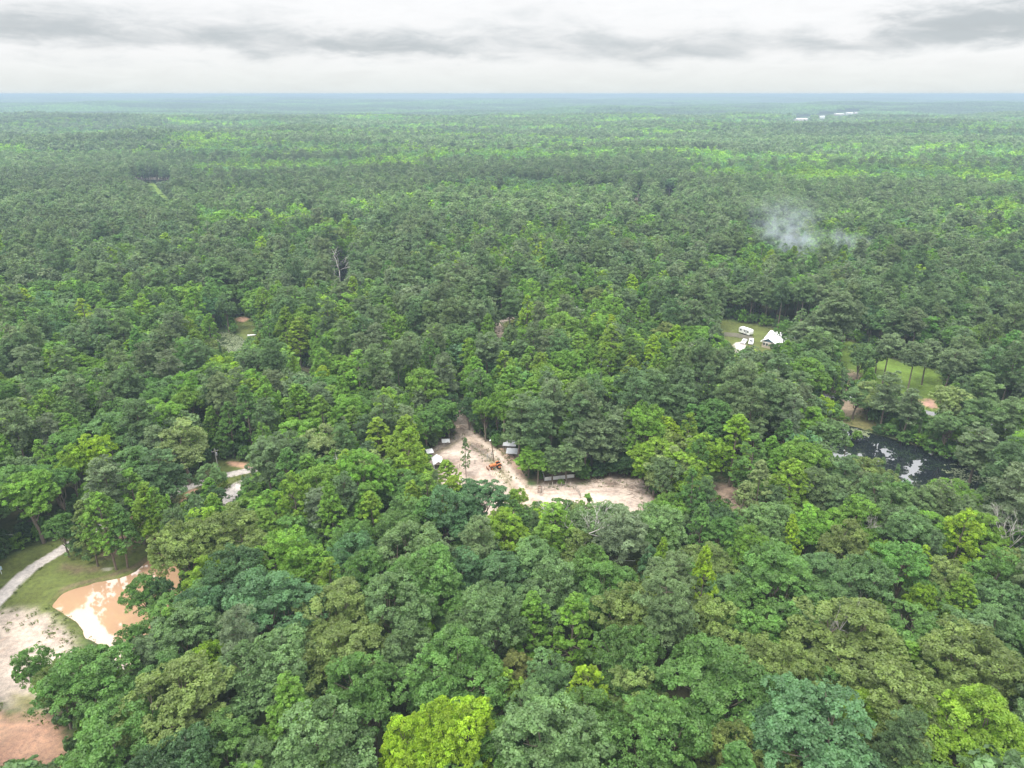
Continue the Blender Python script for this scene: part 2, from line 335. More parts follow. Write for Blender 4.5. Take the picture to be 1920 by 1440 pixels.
ZONES = [  # name, 'poly' or width in metres, outline, colour, softness in metres
    ('lawn', 'poly', [(-60, 1080), (0, 1052), (60, 1028), (110, 1012), (190, 1000), (235, 968), (275, 975), (310, 1010), (322, 1036), (300, 1050), (270, 1080), (200, 1110), (150, 1140), (165, 1200), (150, 1235), (110, 1215), (60, 1160), (0, 1180), (-80, 1250)], C_GRASS, 1.6),
    ('lawn', 'poly', [(310, 940), (395, 862), (440, 864), (500, 872), (510, 884), (450, 900), (400, 925), (350, 950)], C_GRASS, 1.4),
    ('bare_ground', 'poly', [(205, 990), (240, 965), (275, 985), (270, 1010), (240, 1035), (200, 1050), (190, 1020)], C_BROWN, 2.2),
    ('dirt_yard', 'poly', [(-120, 1190), (0, 1152), (45, 1137), (95, 1142), (118, 1165), (132, 1190), (150, 1225), (160, 1290), (120, 1330), (20, 1330), (-120, 1345)], C_DIRT, 2.0),
    ('dirt_yard', 'poly', [(0, 1300), (60, 1290), (105, 1310), (80, 1335), (30, 1335)], C_DRYGRASS, 1.6),
    ('clay_bank', 'poly', [(-140, 1345), (0, 1335), (60, 1335), (105, 1345), (130, 1400), (120, 1480), (-140, 1520)], C_CLAY, 1.6),
    ('clay_bank', 'poly', [(345, 925), (365, 915), (378, 921), (360, 935), (335, 945)], C_CLAY, .7),
    ('clay_bank', 'poly', [(425, 864), (470, 870), (498, 876), (470, 879), (430, 872)], C_CLAY, .7),
    ('concrete_path', 3.0, [(-90, 1240), (-40, 1170), (0, 1122), (30, 1090), (65, 1061), (105, 1038), (160, 1003), (230, 965), (300, 935), (345, 916), (400, 897), (450, 885), (500, 877), (580, 860)], C_CONC, .12),
    ('concrete_pad', 'poly', [(392, 944), (410, 922), (440, 905), (500, 884), (505, 898), (470, 925), (440, 950), (410, 956)], C_CONC, .3),
    ('horse_pen', 'poly', [(800, 850), (822, 836), (862, 812), (880, 818), (915, 850), (945, 880), (975, 925), (985, 985), (900, 1010), (800, 960), (795, 900)], C_PENSAND, 2.0),
    ('bare_ground', 'poly', [(1210, 900), (1330, 900), (1400, 905), (1480, 950), (1490, 1000), (1330, 1010), (1200, 985)], (.30, .22, .17), 3.0),
    ('bare_ground', 'poly', [(1000, 880), (1100, 885), (1225, 880), (1235, 905), (1110, 905), (1000, 912)], C_BROWN, 2.5),
    ('sand_arena', 'poly', [(960, 905), (1000, 912), (1060, 911), (1120, 900), (1200, 896), (1222, 915), (1235, 955), (1240, 1000), (1100, 1010), (1000, 990), (975, 950)], C_SAND, 1.6),
    ('dirt_road', 5.2, [(852, 755), (858, 775), (866, 800), (884, 822), (915, 845), (940, 866), (962, 895), (985, 930), (1010, 965)], C_ROADSAND, .9),
    ('bare_ground', 'poly', [(930, 830), (960, 838), (985, 870), (990, 900), (970, 890), (950, 862)], (.34, .24, .18), 1.6),
    ('lawn', 'poly', [(1335, 596), (1400, 606), (1480, 622), (1530, 640), (1540, 670), (1440, 680), (1345, 665)], C_GRASS, 1.5),
    ('concrete_pad', 'poly', [(1372, 643), (1395, 640), (1400, 650), (1388, 662), (1376, 660)], C_CONC, .3),
    ('lawn', 'poly', [(1560, 640), (1610, 640), (1650, 670), (1760, 690), (1775, 730), (1800, 775), (1930, 800), (1930, 830), (1800, 800), (1720, 770), (1640, 720), (1580, 700)], C_BRIGHTGRASS, 1.5),
    ('bare_ground', 'poly', [(1570, 690), (1620, 702), (1640, 730), (1640, 765), (1600, 790), (1570, 790), (1540, 760), (1545, 720)], (.27, .21, .15), 2.2),
    ('clay_bank', 'poly', [(1715, 750), (1750, 746), (1768, 765), (1745, 770)], (.36, .22, .17), 1.5),
    ('lawn', 'poly', [(1585, 775), (1640, 790), (1680, 815), (1630, 806), (1590, 795)], C_DRYGRASS, 1.0),
    ('road', 3.6, [(1540, 742), (1600, 748), (1680, 762), (1735, 772), (1790, 786), (1930, 812)], C_ASPH, .4),
    ('lawn', 'poly', [(425, 600), (450, 594), (480, 598), (490, 620), (488, 645), (462, 640), (440, 622)], C_GRASS, 1.0),
    ('clay_bank', 'poly', [(440, 598), (458, 592), (468, 600), (450, 606)], C_CLAY, .8),
    ('lawn', 'poly', [(930, 622), (950, 600), (975, 592), (980, 612), (955, 625), (940, 635)], C_GRASS, .8),
    ('gravel_road', 3.4, [(890, 620), (918, 611), (940, 603), (965, 594), (1000, 582)], C_DIRT, .5),
    ('dirt_road', 3.2, [(935, 606), (936, 622), (940, 634), (932, 650), (928, 680)], C_ROADSAND, .8),
    ('dirt_road', 2.6, [(795, 690), (790, 705), (782, 722)], C_DIRT, .5),
    ('#', 1.5, [(878, 830), (905, 850), (925, 864), (945, 886), (962, 918), (975, 950)], (.17, .155, .085), .9), ('#', 1.3, [(798, 860), (824, 845), (850, 832), (868, 822)], (.20, .17, .10), 1.0),
    ('#', .5, [(860, 790), (876, 812), (906, 836), (934, 860), (955, 888), (980, 926), (1010, 945), (1060, 948)], C_RUT, .25), ('#', .5, [(866, 786), (884, 810), (914, 833), (942, 857), (964, 885), (990, 920), (1040, 936), (1110, 930)], C_RUT, .25),
    ('#', 1.6, [(862, 782), (880, 811), (910, 834), (938, 858), (960, 887), (986, 924)], C_WORN, .8), ('#', .45, [(985, 915), (1040, 920), (1100, 915), (1160, 912), (1205, 925)], C_RUT, .25), ('#', .45, [(985, 922), (1040, 928), (1100, 922), (1160, 920), (1200, 936)], C_RUT, .25), ('#', .4, [(1010, 950), (1070, 925), (1130, 922), (1190, 945), (1150, 965)], C_RUT, .3),
    ('#', .6, [(820, 890), (850, 870), (880, 858), (905, 862), (915, 880), (900, 905)], C_RUT, .5), ('#', 2.2, [(840, 850), (870, 848), (890, 860)], C_WORN, 1.4), ('#', 3.0, [(1040, 940), (1120, 935), (1190, 930)], C_WORN, 2.0), ('#', 1.8, [(835, 868), (862, 880), (890, 895)], C_BROWN, 1.8), ('#', 1.2, [(1140, 905), (1180, 912), (1215, 925)], C_BROWN, 1.6),
    ('#', .5, [(-40, 1230), (20, 1190), (70, 1165), (110, 1180)], C_RUT, .35), ('#', .5, [(-40, 1245), (30, 1205), (80, 1180), (115, 1200)], C_RUT, .35), ('#', 1.6, [(20, 1260), (70, 1240), (110, 1250)], C_WORN, 1.5), ('#', 1.0, [(120, 1105), (160, 1090), (215, 1078)], C_DRYGRASS, 1.2), ('#', 1.2, [(120, 1060), (150, 1072), (190, 1066)], C_BROWN, 1.6), ('#', .7, [(195, 1066), (205, 1068)], C_CONC, .5), ('#', .9, [(92, 1128), (125, 1100), (185, 1084), (250, 1066), (285, 1040)], C_BROWN, .7),
    ('gravel_pad', 'poly', [(1178, 594), (1205, 596), (1210, 610), (1180, 608)], C_DIRT, .6),
    ('lawn', 'poly', [(1075, 552), (1100, 556), (1100, 575), (1078, 572)], C_BRIGHTGRASS, 1.0),
]
def build_ground():
    zs = []
    for name, typ, pts, c, e in ZONES:
        if typ == 'poly': zs.append((name, None, smooth_line(GP(pts), 2, True), c, e))
        else: zs.append((name, typ / 2, smooth_line(GP(pts), 2), c, e))
    pz = [(n, smooth_line(GP(p), 2, True)) for n, p in PONDS]
    def weights(X, Y):
        out = []
        nz = (fbm(X / 1.7, Y / 1.7, 40) - .5) * 2 + (fbm(X / 6.5, Y / 6.5, 44) - .5) * 2.2
        for name, wd, pts, c, e in zs:
            d = sdist_line(X, Y, pts, wd is None)
            s = np.where(inside(X, Y, pts), d, -d) if wd is None else wd - d
            out.append(sstep(s + nz * e * (.45 if name == 'concrete_path' else .9), -e, e) * (.75 if name == '#' else 1))
        return out
    def pond_depth(X, Y):
        z = np.zeros(X.shape); mx = np.full(X.shape, -99.0)
        for n, p in pz:
            d = sdist_line(X, Y, p, True); s = np.where(inside(X, Y, p), d, -d)
            s = s + (fbm(X / 2.5, Y / 2.5, 50) - .5) * 1.2
            z = np.minimum(z, -2.2 * sstep(s, -1.6, 3.0)); mx = np.maximum(mx, s)
        return z, mx
    C, K = 10.0, 18
    cx = np.arange(NX0, NX1, C); cyy = np.arange(NY0, NY1, C)
    CX, CY = np.meshgrid(cx + C / 2, cyy + C / 2, indexing='ij')
    near = np.zeros(CX.shape, bool)
    for name, wd, pts, c, e in zs:
        d = sdist_line(CX, CY, pts, wd is None)
        near |= (d < (wd or 0) + C * .8 + e)
        if wd is None: near |= inside(CX, CY, pts)
    for n, p in pz: near |= (sdist_line(CX, CY, p, True) < C) | inside(CX, CY, p)
    near &= (CY > 50)
    def cells(mask, k):
        I, J = np.nonzero(mask); n = len(I)
        t = np.linspace(0, C, k + 1)
        U, W = np.meshgrid(t, t, indexing='ij')
        X = (cx[I][:, None] + U.ravel()[None]).ravel(); Y = (cyy[J][:, None] + W.ravel()[None]).ravel()
        a = np.arange((k + 1) ** 2).reshape(k + 1, k + 1)
        q = np.stack([a[:-1, :-1], a[1:, :-1], a[1:, 1:], a[:-1, 1:]], -1).reshape(-1, 4)
        F = (q[None] + (np.arange(n) * (k + 1) ** 2)[:, None, None]).reshape(-1, 4)
        return X, Y, F
    def base_col(X, Y):
        t = sstep(fbm(X / 14, Y / 14, 60), .35, .7)[:, None]
        return np.array(C_FLOOR)[None] * (1 - t) + np.array((.065, .100, .034))[None] * t
    def emit(name, X, Y, Z, colr, F):
        u, inv = np.unique(F, return_inverse=True)
        V = np.stack([X[u], Y[u], Z[u]], 1); c4 = np.concatenate([colr[u], np.ones((len(u), 1))], 1)
        me = mesh_np(name, V, inv.reshape(F.shape), [GROUND], attrs={'gcol': ('FLOAT_COLOR', c4)}, smooth=True)
        o = bpy.data.objects.new(name, me); col.objects.link(o); return tag(o, kind='structure')
    X, Y, F = cells(near, K)
    W = weights(X, Y); Z, S = pond_depth(X, Y)
    colr = base_col(X, Y); zone = np.full(len(X), -1)
    for i, wgt in enumerate(W):
        colr = colr * (1 - wgt[:, None]) + np.array(zs[i][3])[None] * wgt[:, None]
        if zs[i][0] != '#': zone[wgt > .5] = i
    wb = sstep(S, -.6, .5)[:, None]; colr = colr * (1 - wb) + np.array(C_BED)[None] * wb
    zone[S > .2] = 900
    Z = Z + (fbm(X / 3.0, Y / 3.0, 70) - .5) * .12 * (S < -1)
    fz = zone[F[:, 0]]
    for z in np.unique(fz):
        nm = 'forest_floor' if z < 0 else ('pond_bed' if z == 900 else zs[z][0])
        emit(nm, X, Y, Z, colr, F[fz == z])
    X, Y, F = cells(~near, 1)
    emit('forest_floor', X, Y, np.zeros(len(X)), base_col(X, Y), F)
    # far terrain
    gr = [0]; s = 40.0
    while gr[-1] < 34000: gr.append(gr[-1] + s); s *= 1.07
    gr = np.array(gr[1:])
    xs = np.concatenate([-(NX1 + gr)[::-1], np.arange(NX0, NX1 + 1, 40.0), NX1 + gr])
    ys = np.concatenate([np.array([-3000., -1000., -300.]), np.arange(NY0, NY1 + 1, 40.0), NY1 + gr])
    X, Y = np.meshgrid(xs, ys, indexing='ij'); nx, ny = X.shape
    a = np.arange(nx * ny).reshape(nx, ny)
    q = np.stack([a[:-1, :-1], a[1:, :-1], a[1:, 1:], a[:-1, 1:]], -1)
    mx = (X[:-1, :-1] + X[1:, 1:]) / 2; my = (Y[:-1, :-1] + Y[1:, 1:]) / 2
    keep = ~((np.abs(mx) < NX1) & (my > NY0) & (my < NY1))
    X, Y = X.ravel(), Y.ravel(); r = np.hypot(X, Y)
    Z = terrain(X, Y)
    t = sstep(r, 3000, 12000)[:, None]
    cc = base_col(X, Y) * (1 - t) + np.array((.060, .085, .040))[None] * t
    emit('hills', X, Y, Z, cc, q[keep].reshape(-1, 4))
    # pond water
    WM = {'orange_pond': water_mat('muddy_water', (.40, .25, .155), 2.5, .03), 'dark_pond': water_mat('dark_water', (.012, .015, .018), 3.2, .004)}
    WM['lily_pond'] = water_mat('green_water', (.045, .06, .03), 2.2, .02); WM['small_pond'] = WM['lily_pond']; WM['glimpsed_pond'] = WM['dark_pond']
    for n, p in PONDS:
        g2 = smooth_line(GP(p), 2, True); c = g2.mean(0); g2 = c + (g2 - c) * (1 + 2.5 / np.linalg.norm(g2 - c, axis=1))[:, None]
        me = bpy.data.meshes.new(n); bm = bmesh.new()
        bm.faces.new([bm.verts.new((x, y, -.42)) for x, y in g2]); bmesh.ops.triangulate(bm, faces=bm.faces[:])
        bmesh.ops.recalc_face_normals(bm, faces=bm.faces[:])
        if bm.faces[0].normal.z < 0 if bm.faces[:] else False: bmesh.ops.reverse_faces(bm, faces=bm.faces[:])
        bm.to_mesh(me); bm.free(); me.materials.append(WM[n])
        tag_o = bpy.data.objects.new(n, me); col.objects.link(tag_o); tag(tag_o, kind='structure')
    return zs, pz
ZS, PZ = build_ground()
# ------------------------------------------------------------------ tree models
def unit(a): return a / np.maximum(np.linalg.norm(a, axis=1, keepdims=True), 1e-9)
def quads(P, N, size, asp, r):
    """leaf-sized faces at P facing N"""
    n = len(P); t = unit(np.cross(N, unit(r.normal(size=(n, 3))))); b = np.cross(N, t)
    s = (size * r.uniform(.65, 1.3, n))[:, None]
    V = np.stack([P + t * s, P + b * s * asp + N * s * .12, P - t * s, P - b * s * asp + N * s * .12], 1).reshape(-1, 3)
    return V, np.arange(4 * n).reshape(n, 4)
def sphere_pts(n, r, zmin=-1.0):
    z = r.uniform(zmin, 1, n); a = r.uniform(0, 2 * math.pi, n); q = np.sqrt(1 - z * z)
    return np.stack([q * np.cos(a), q * np.sin(a), z], 1)
def clumps_to_leaves(C, Rc, outd, r, nsub, nleaf, leaf, asp, flat=.8, up=.55, zmin=-.45, jit=.55):
    """C clump centres, Rc radii, outd outward directions: lumps of leaves on each clump"""
    P, N, Vv = [], [], []
    for c, rad, od in zip(C, Rc, outd):
        tone = r.uniform(.70, 1.32)
        S = sphere_pts(nsub, r, zmin)
        S = unit(S + od * .35)
        sub = c + S * rad * r.uniform(.55, .95, nsub)[:, None] * np.array((1, 1, flat))
        k = np.repeat(np.arange(nsub), nleaf)
        D = unit(sphere_pts(nsub * nleaf, r, -.5) + S[k] * .6)
        p = sub[k] + D * (rad * .42 * r.uniform(.55, 1.05, len(k)))[:, None] * np.array((1, 1, flat))
        nn = unit(D + np.array((0, 0, up)) + r.normal(size=(len(k), 3)) * jit)
        P.append(p); N.append(nn); Vv.append(tone * np.repeat(r.uniform(.85, 1.15, nsub), nleaf) * r.uniform(.8, 1.2, len(k)))
    P, N, Vv = np.concatenate(P), np.concatenate(N), np.concatenate(Vv)
    V, F = quads(P, N, leaf, asp, r)
    return V, F, np.repeat(Vv, 4)
def tubes(specs, seg=6):
    mb = MB()
    for pts, rad in specs: mb.tube(pts, rad, seg)
    tri = [f for f in mb.f if len(f) == 4]
    return np.array(mb.v), np.array(tri, np.int32)
def limb(a, b, r0, r1, r, n=4, sag=.08):
    a, b = np.array(a, float), np.array(b, float); L = np.linalg.norm(b - a)
    pts = [a + (b - a) * t + (r.normal(size=3) * sag * L * .35 * math.sin(math.pi * t) + np.array((0, 0, -sag * L * math.sin(math.pi * t)))) for t in np.linspace(0, 1, n)]
    return pts, list(np.linspace(r0, r1, n))
def oak(seed, H=20., R=5.6, lod=0, zb=.34, lobes=8, spread=1.0):
    r = np.random.default_rng(seed)
    zc = H * (zb + 1) / 2; rz = H * (1 - zb) / 2
    Lc, Lr = [np.array((0, 0, zc + rz * .42))], [R * .52]
    for k in range(lobes):
        a = 2.4 * k + r.uniform(-.4, .4); h = r.uniform(-.45, .45); q = R * r.uniform(.40, .62) * spread * math.sqrt(1 - (h * .75) ** 2)
        Lc.append(np.array((q * math.cos(a), q * math.sin(a), zc + rz * h))); Lr.append(R * r.uniform(.34, .50))
    Lc, Lr = np.array(Lc), np.array(Lr)
    C, O, RR = [], [], []
    per = (14, 9, 5)[lod]
    for i in range(len(Lc)):
        D = sphere_pts(per, r, -.45)
        for d in D:
            p = Lc[i] + d * Lr[i] * r.uniform(.82, 1.12) * np.array((1, 1, .95))
            if any(np.linalg.norm((p - Lc[j]) / Lr[j]) < .74 for j in range(len(Lc)) if j != i): continue
            C.append(p); O.append(d); RR.append(R * r.uniform(.17, .27))
    RR = np.array(RR) * (1, 1.15, 1.35)[lod]
    ns, nl, lf = ((8, 42, .165), (6, 11, .42), (3, 6, .85))[lod]
    V, F, vv = clumps_to_leaves(C, RR, O, r, ns, nl, lf, .62, jit=(.75, .38, .3)[lod])
    top = (0, 0, H * .72)
    br = [([(0, 0, -.4), (r.normal() * .15, r.normal() * .15, H * .2), (r.normal() * .3, r.normal() * .3, H * .45), top], [R * .075, R * .06, R * .045, R * .015])]
    if lod < 2:
        for i in range(1, len(Lc)):
            br.append(limb((0, 0, H * r.uniform(.25, .5)), Lc[i] + np.array((0, 0, Lr[i] * .3)), R * .032, R * .007, r, 5))
            if lod == 0:
                for _ in range(2):
                    e = Lc[i] + sphere_pts(1, r, .0)[0] * Lr[i] * .95; br.append(limb(Lc[i] * .75 + np.array((0, 0, H * .1)), e, R * .012, R * .004, r, 3))
    return (V, F, vv), tubes(br, (7, 5, 4)[lod]), LEAF, BARK
def gum(seed, H=24., R=3.3, lod=0, zb=.26, point=1.4, airy=1.0):
    """tall narrow crown of upward pointing tufts"""
    r = np.random.default_rng(seed)
    n = int((78, 46, 22)[lod] * airy)
    t = np.sort(r.uniform(0, 1, n) ** .85); a = np.arange(n) * 2.399 + r.uniform(-.5, .5, n)
    prof = R * np.clip((1 - t ** point * .92), .06, 1) * np.clip(.45 + t * 3.2, 0, 1)
    lob = 1 + .28 * np.sin(a * 2 + seed) * np.sin(t * 9 + seed * 1.7)
    q = prof * lob * r.uniform(.62, 1.0, n)
    C = np.stack([q * np.cos(a), q * np.sin(a), H * (zb + (1 - zb) * t) - .4], 1)
    O = np.stack([np.cos(a), np.sin(a), np.full(n, .9)], 1); O = unit(O)
    RR = r.uniform(.75, 1.25, n) * (R / 3.3) * (1, 1.15, 1.45)[lod] * (1 - .35 * t)
    ns, nl, lf = ((7, 34, .165), (5, 10, .40), (3, 5, .85))[lod]
    V, F, vv = clumps_to_leaves(C, RR, O, r, ns, nl, lf, .6, flat=1.15, up=.5, jit=(.6, .38, .3)[lod])
    br = [([(0, 0, -.4), (r.normal() * .1, r.normal() * .1, H * .3), (0, 0, H * .65), (0, 0, H * .97)], [.26, .2, .12, .02])]
    if lod == 0:
        for k in range(0, n, 3): br.append(limb((0, 0, C[k, 2] - 1.2), C[k], .05, .015, r, 3))
    return (V, F, vv), tubes(br, (7, 5, 4)[lod]), LEAF, BARK
def pine(seed, H=26., R=4.0, lod=0, zb=.50, young=False):
    r = np.random.default_rng(seed)
    nb = (42, 28, 15)[lod]
    t = np.sort(r.uniform(0, 1, nb)); a = np.arange(nb) * 2.399 + r.uniform(-.6, .6, nb)
    prof = R * (np.clip((1 - t) * 1.05 + .02, 0, 1) if young else np.sqrt(np.clip(1 - (t * 1.02 - .22) ** 2 / .66, .03, 1)))
    C, O, RR = [], [], []; br = []
    for k in range(nb):
        L = prof[k] * r.uniform(.65, 1.1); z = H * (zb + (1 - zb) * t[k]) - .5
        d = np.array((math.cos(a[k]), math.sin(a[k]), 0))
        m = max(1, int(round(L / 1.35)))
        for j in range(m):
            f = (j + 1) / m; p = d * L * f + np.array((0, 0, z + (.25 if young else .55) * f + r.normal() * (.2 if young else .55))) + r.normal(size=3) * .3
            C.append(p); O.append(unit((d + np.array((0, 0, .8)))[None])[0]); RR.append(r.uniform(.9, 1.45) * (.7 if young else 1) * (R / 4) ** .5 * (1, 1.2, 1.7)[lod])
        if lod < 2: br.append(limb((0, 0, z - .3), d * L * .95 + np.array((0, 0, z + .4)), .06, .02, r, 3, .03))
    C.append(np.array((0, 0, H - .5))); O.append(np.array((0, 0, 1.))); RR.append(.8)
    ns, nl, lf = ((8, 32, .26), (6, 11, .48), (4, 6, .95))[lod]
    V, F, vv = clumps_to_leaves(C, np.array(RR), O, r, ns, nl, lf, (.30, .40, .6)[lod], flat=.92, up=.45, zmin=-.3, jit=(.8, .45, .35)[lod])
    lean = r.normal(size=2) * .25
    br.insert(0, ([(0, 0, -.4), (lean[0] * .6, lean[1] * .6, H * .3), (lean[0], lean[1], H * .6), (0, 0, H * .97)], [.30, .25, .18, .03]))
    return (V, F, vv), tubes(br, (7, 5, 4)[lod]), NEEDLE, BARK
def dead(seed, H=18., R=4.0):
    r = np.random.default_rng(seed); br = []
    def grow(p, d, L, rad, depth):
        n = 4; pts = [np.array(p, float)]
        for i in range(n - 1):
            d = unit((d + r.normal(size=3) * (.05 if depth == 4 else .17) + np.array((0, 0, .05)))[None])[0]; pts.append(pts[-1] + d * L / (n - 1))
        br.append((pts, list(np.linspace(rad, rad * .5, n))))
        if depth:
            for _ in range((0, 2, 3, 4, 7)[depth]):
                k = r.integers(1, n); dd = unit((d + unit(r.normal(size=(1, 3)))[0] * .85)[None])[0]; dd[2] = abs(dd[2]) * .8 + .12
                grow(pts[k], unit(dd[None])[0], L * r.uniform(.45, .68), rad * .48, depth - 1)
    grow((0, 0, -.4), np.array((0, 0, 1.)), H * .60, .24, 4)
    V, F = tubes(br, 4)
    return None, (V * np.array((1, 1, H / V[:, 2].max())), F), None, PALEBARK
def shrub(seed, H=4.0, R=2.4, lod=0):
    r = np.random.default_rng(seed); n = (26, 14, 8)[lod]
    D = sphere_pts(n, r, -.1); C = D * np.array((R * .75, R * .75, H * .62)) * r.uniform(.7, 1.05, n)[:, None] + np.array((0, 0, H * .30))
    V, F, vv = clumps_to_leaves(C, r.uniform(.6, 1.0, n), D, r, 5, (14, 8, 5)[lod], (.24, .42, .7)[lod], .6)
    return (V, F, vv), tubes([limb((r.normal() * .3, r.normal() * .3, -.2), C[k], .05, .02, r, 3) for k in range(4)], 4), LEAF, BARK

KINDS = {'oak_tree': [(oak, dict(seed=100 + k, H=20, R=5.6, lobes=(8, 9, 7, 10, 8, 7, 9)[k], zb=(.34, .3, .38, .3, .42, .36, .28)[k])) for k in range(7)],
         'sweetgum_tree': [(gum, dict(seed=200 + k, H=24, R=(3.3, 3.0, 3.6, 3.2, 3.8)[k], zb=(.26, .2, .3, .24, .34)[k], point=(2.2, 3.2, 1.5, 2.8, 4.0)[k], airy=(1, 1, 1.15, .8, .9)[k])) for k in range(5)],
         'pine_tree': [(pine, dict(seed=300 + k, H=26, R=(4.0, 3.6, 4.3, 3.8, 4.4)[k], zb=(.5, .42, .55, .36, .6)[k])) for k in range(5)],
         'young_pine': [(pine, dict(seed=350 + k, H=9, R=2.0, zb=.06, young=True)) for k in range(2)],
         'shrub': [(shrub, dict(seed=400 + k)) for k in range(3)],
         'dead_tree': [(dead, dict(seed=500 + k, H=(18, 20, 15)[k])) for k in range(3)]}
def crown_mesh(name, part, mat):
    V, F, vv = part
    return mesh_np(name, V, F, [mat], attrs={'v': ('FLOAT', vv)})
HERO = {}
protos = bpy.data.collections.new('forest_kinds')                  # models for the far forest; not placed in the scene themselves
PIDX = {}                                                          # (kind, lod, k) -> index in that collection
def merged(name, parts, collect=True):
    cr, (tv, tf), lm, bm_ = parts
    if cr is None: V, F, vv, mi, mats = tv, tf, np.ones(len(tv)), np.zeros(len(tf)), [bm_]
    else:
        V = np.concatenate([cr[0], tv]); F = np.concatenate([cr[1], tf + len(cr[0])]); vv = np.concatenate([cr[2], np.ones(len(tv))])
        mi = np.concatenate([np.zeros(len(cr[1])), np.ones(len(tf))]); mats = [lm, bm_]
    me = mesh_np(name, V, F, mats, mi, {'v': ('FLOAT', vv)})
    o = bpy.data.objects.new(name, me); protos.objects.link(o); return o
def build_protos():
    k0 = 0
    for kind, L in KINDS.items():
        for k, (fn, kw) in enumerate(L):
            pt = fn(**kw)
            cm = None if pt[0] is None else crown_mesh('crown', pt[0], pt[2])
            tm = mesh_np('trunk', pt[1][0], pt[1][1], [pt[3]], smooth=True)
            HERO[kind, k] = (cm, tm, kw.get('H', 4.0), kw.get('R', 4.0 if kind == 'dead_tree' else 2.4))
            for lod in (1, 2):
                if kind == 'dead_tree' and lod == 2: continue
                q = fn(**kw) if kind == 'dead_tree' else fn(lod=lod, **kw)
                merged('m%03d' % k0, q); PIDX[kind, lod, k] = k0; k0 += 1
    # groves for the country beyond: many small crowns in one mesh
    for k in range(4):
        r = np.random.default_rng(900 + k); Vs, Fs, vs_, off = [], [], [], 0
        n = 62
        for i in range(n):
            a, q = r.uniform(0, 6.283), 40 * math.sqrt(r.uniform(0, 1)); H = r.uniform(15, 24); R = r.uniform(3.5, 6)
            D = sphere_pts(20, r, -.1); P = D * np.array((R, R, H * .33)) + np.array((q * math.cos(a), q * math.sin(a), H * .66))
            V, F = quads(P, unit(D + np.array((0, 0, .5)) + r.normal(size=D.shape) * .3), 2.3, .75, r)
            Vs.append(V); Fs.append(F + off); off += len(V); vs_.append(np.full(len(V), r.uniform(.65, 1.3)) * np.repeat(r.uniform(.85, 1.15, 20), 4))
        me = mesh_np('m%03d' % k0, np.concatenate(Vs), np.concatenate(Fs), [LEAF], attrs={'v': ('FLOAT', np.concatenate(vs_))})
        o = bpy.data.objects.new('m%03d' % k0, me); protos.objects.link(o); PIDX['grove', 2, k] = k0; k0 += 1
build_protos()

# leaf colours (albedo) with the word a label uses for them
PAL = {'grey-green': (.120, .195, .068), 'mid-green': (.098, .190, .042), 'blue-green': (.090, .178, .070), 'olive': (.150, .200, .052), 'bright green': (.135, .245, .032),
       'yellow-green': (.170, .270, .032), 'lime-green': (.225, .335, .026), 'dark green': (.062, .120, .042), 'pale green': (.21, .265, .095), 'brownish olive': (.165, .18, .052),
       'dull olive': (.125, .185, .072), 'grey-olive': (.140, .190, .088), 'deep pine-green': (.098, .160, .060)}
PAL = {k: (c[0] * 1.10, c[1] * 1.15, c[2] * (1.24 if 'lime' not in k and 'yellow' not in k else 1.0)) for k, c in PAL.items()}

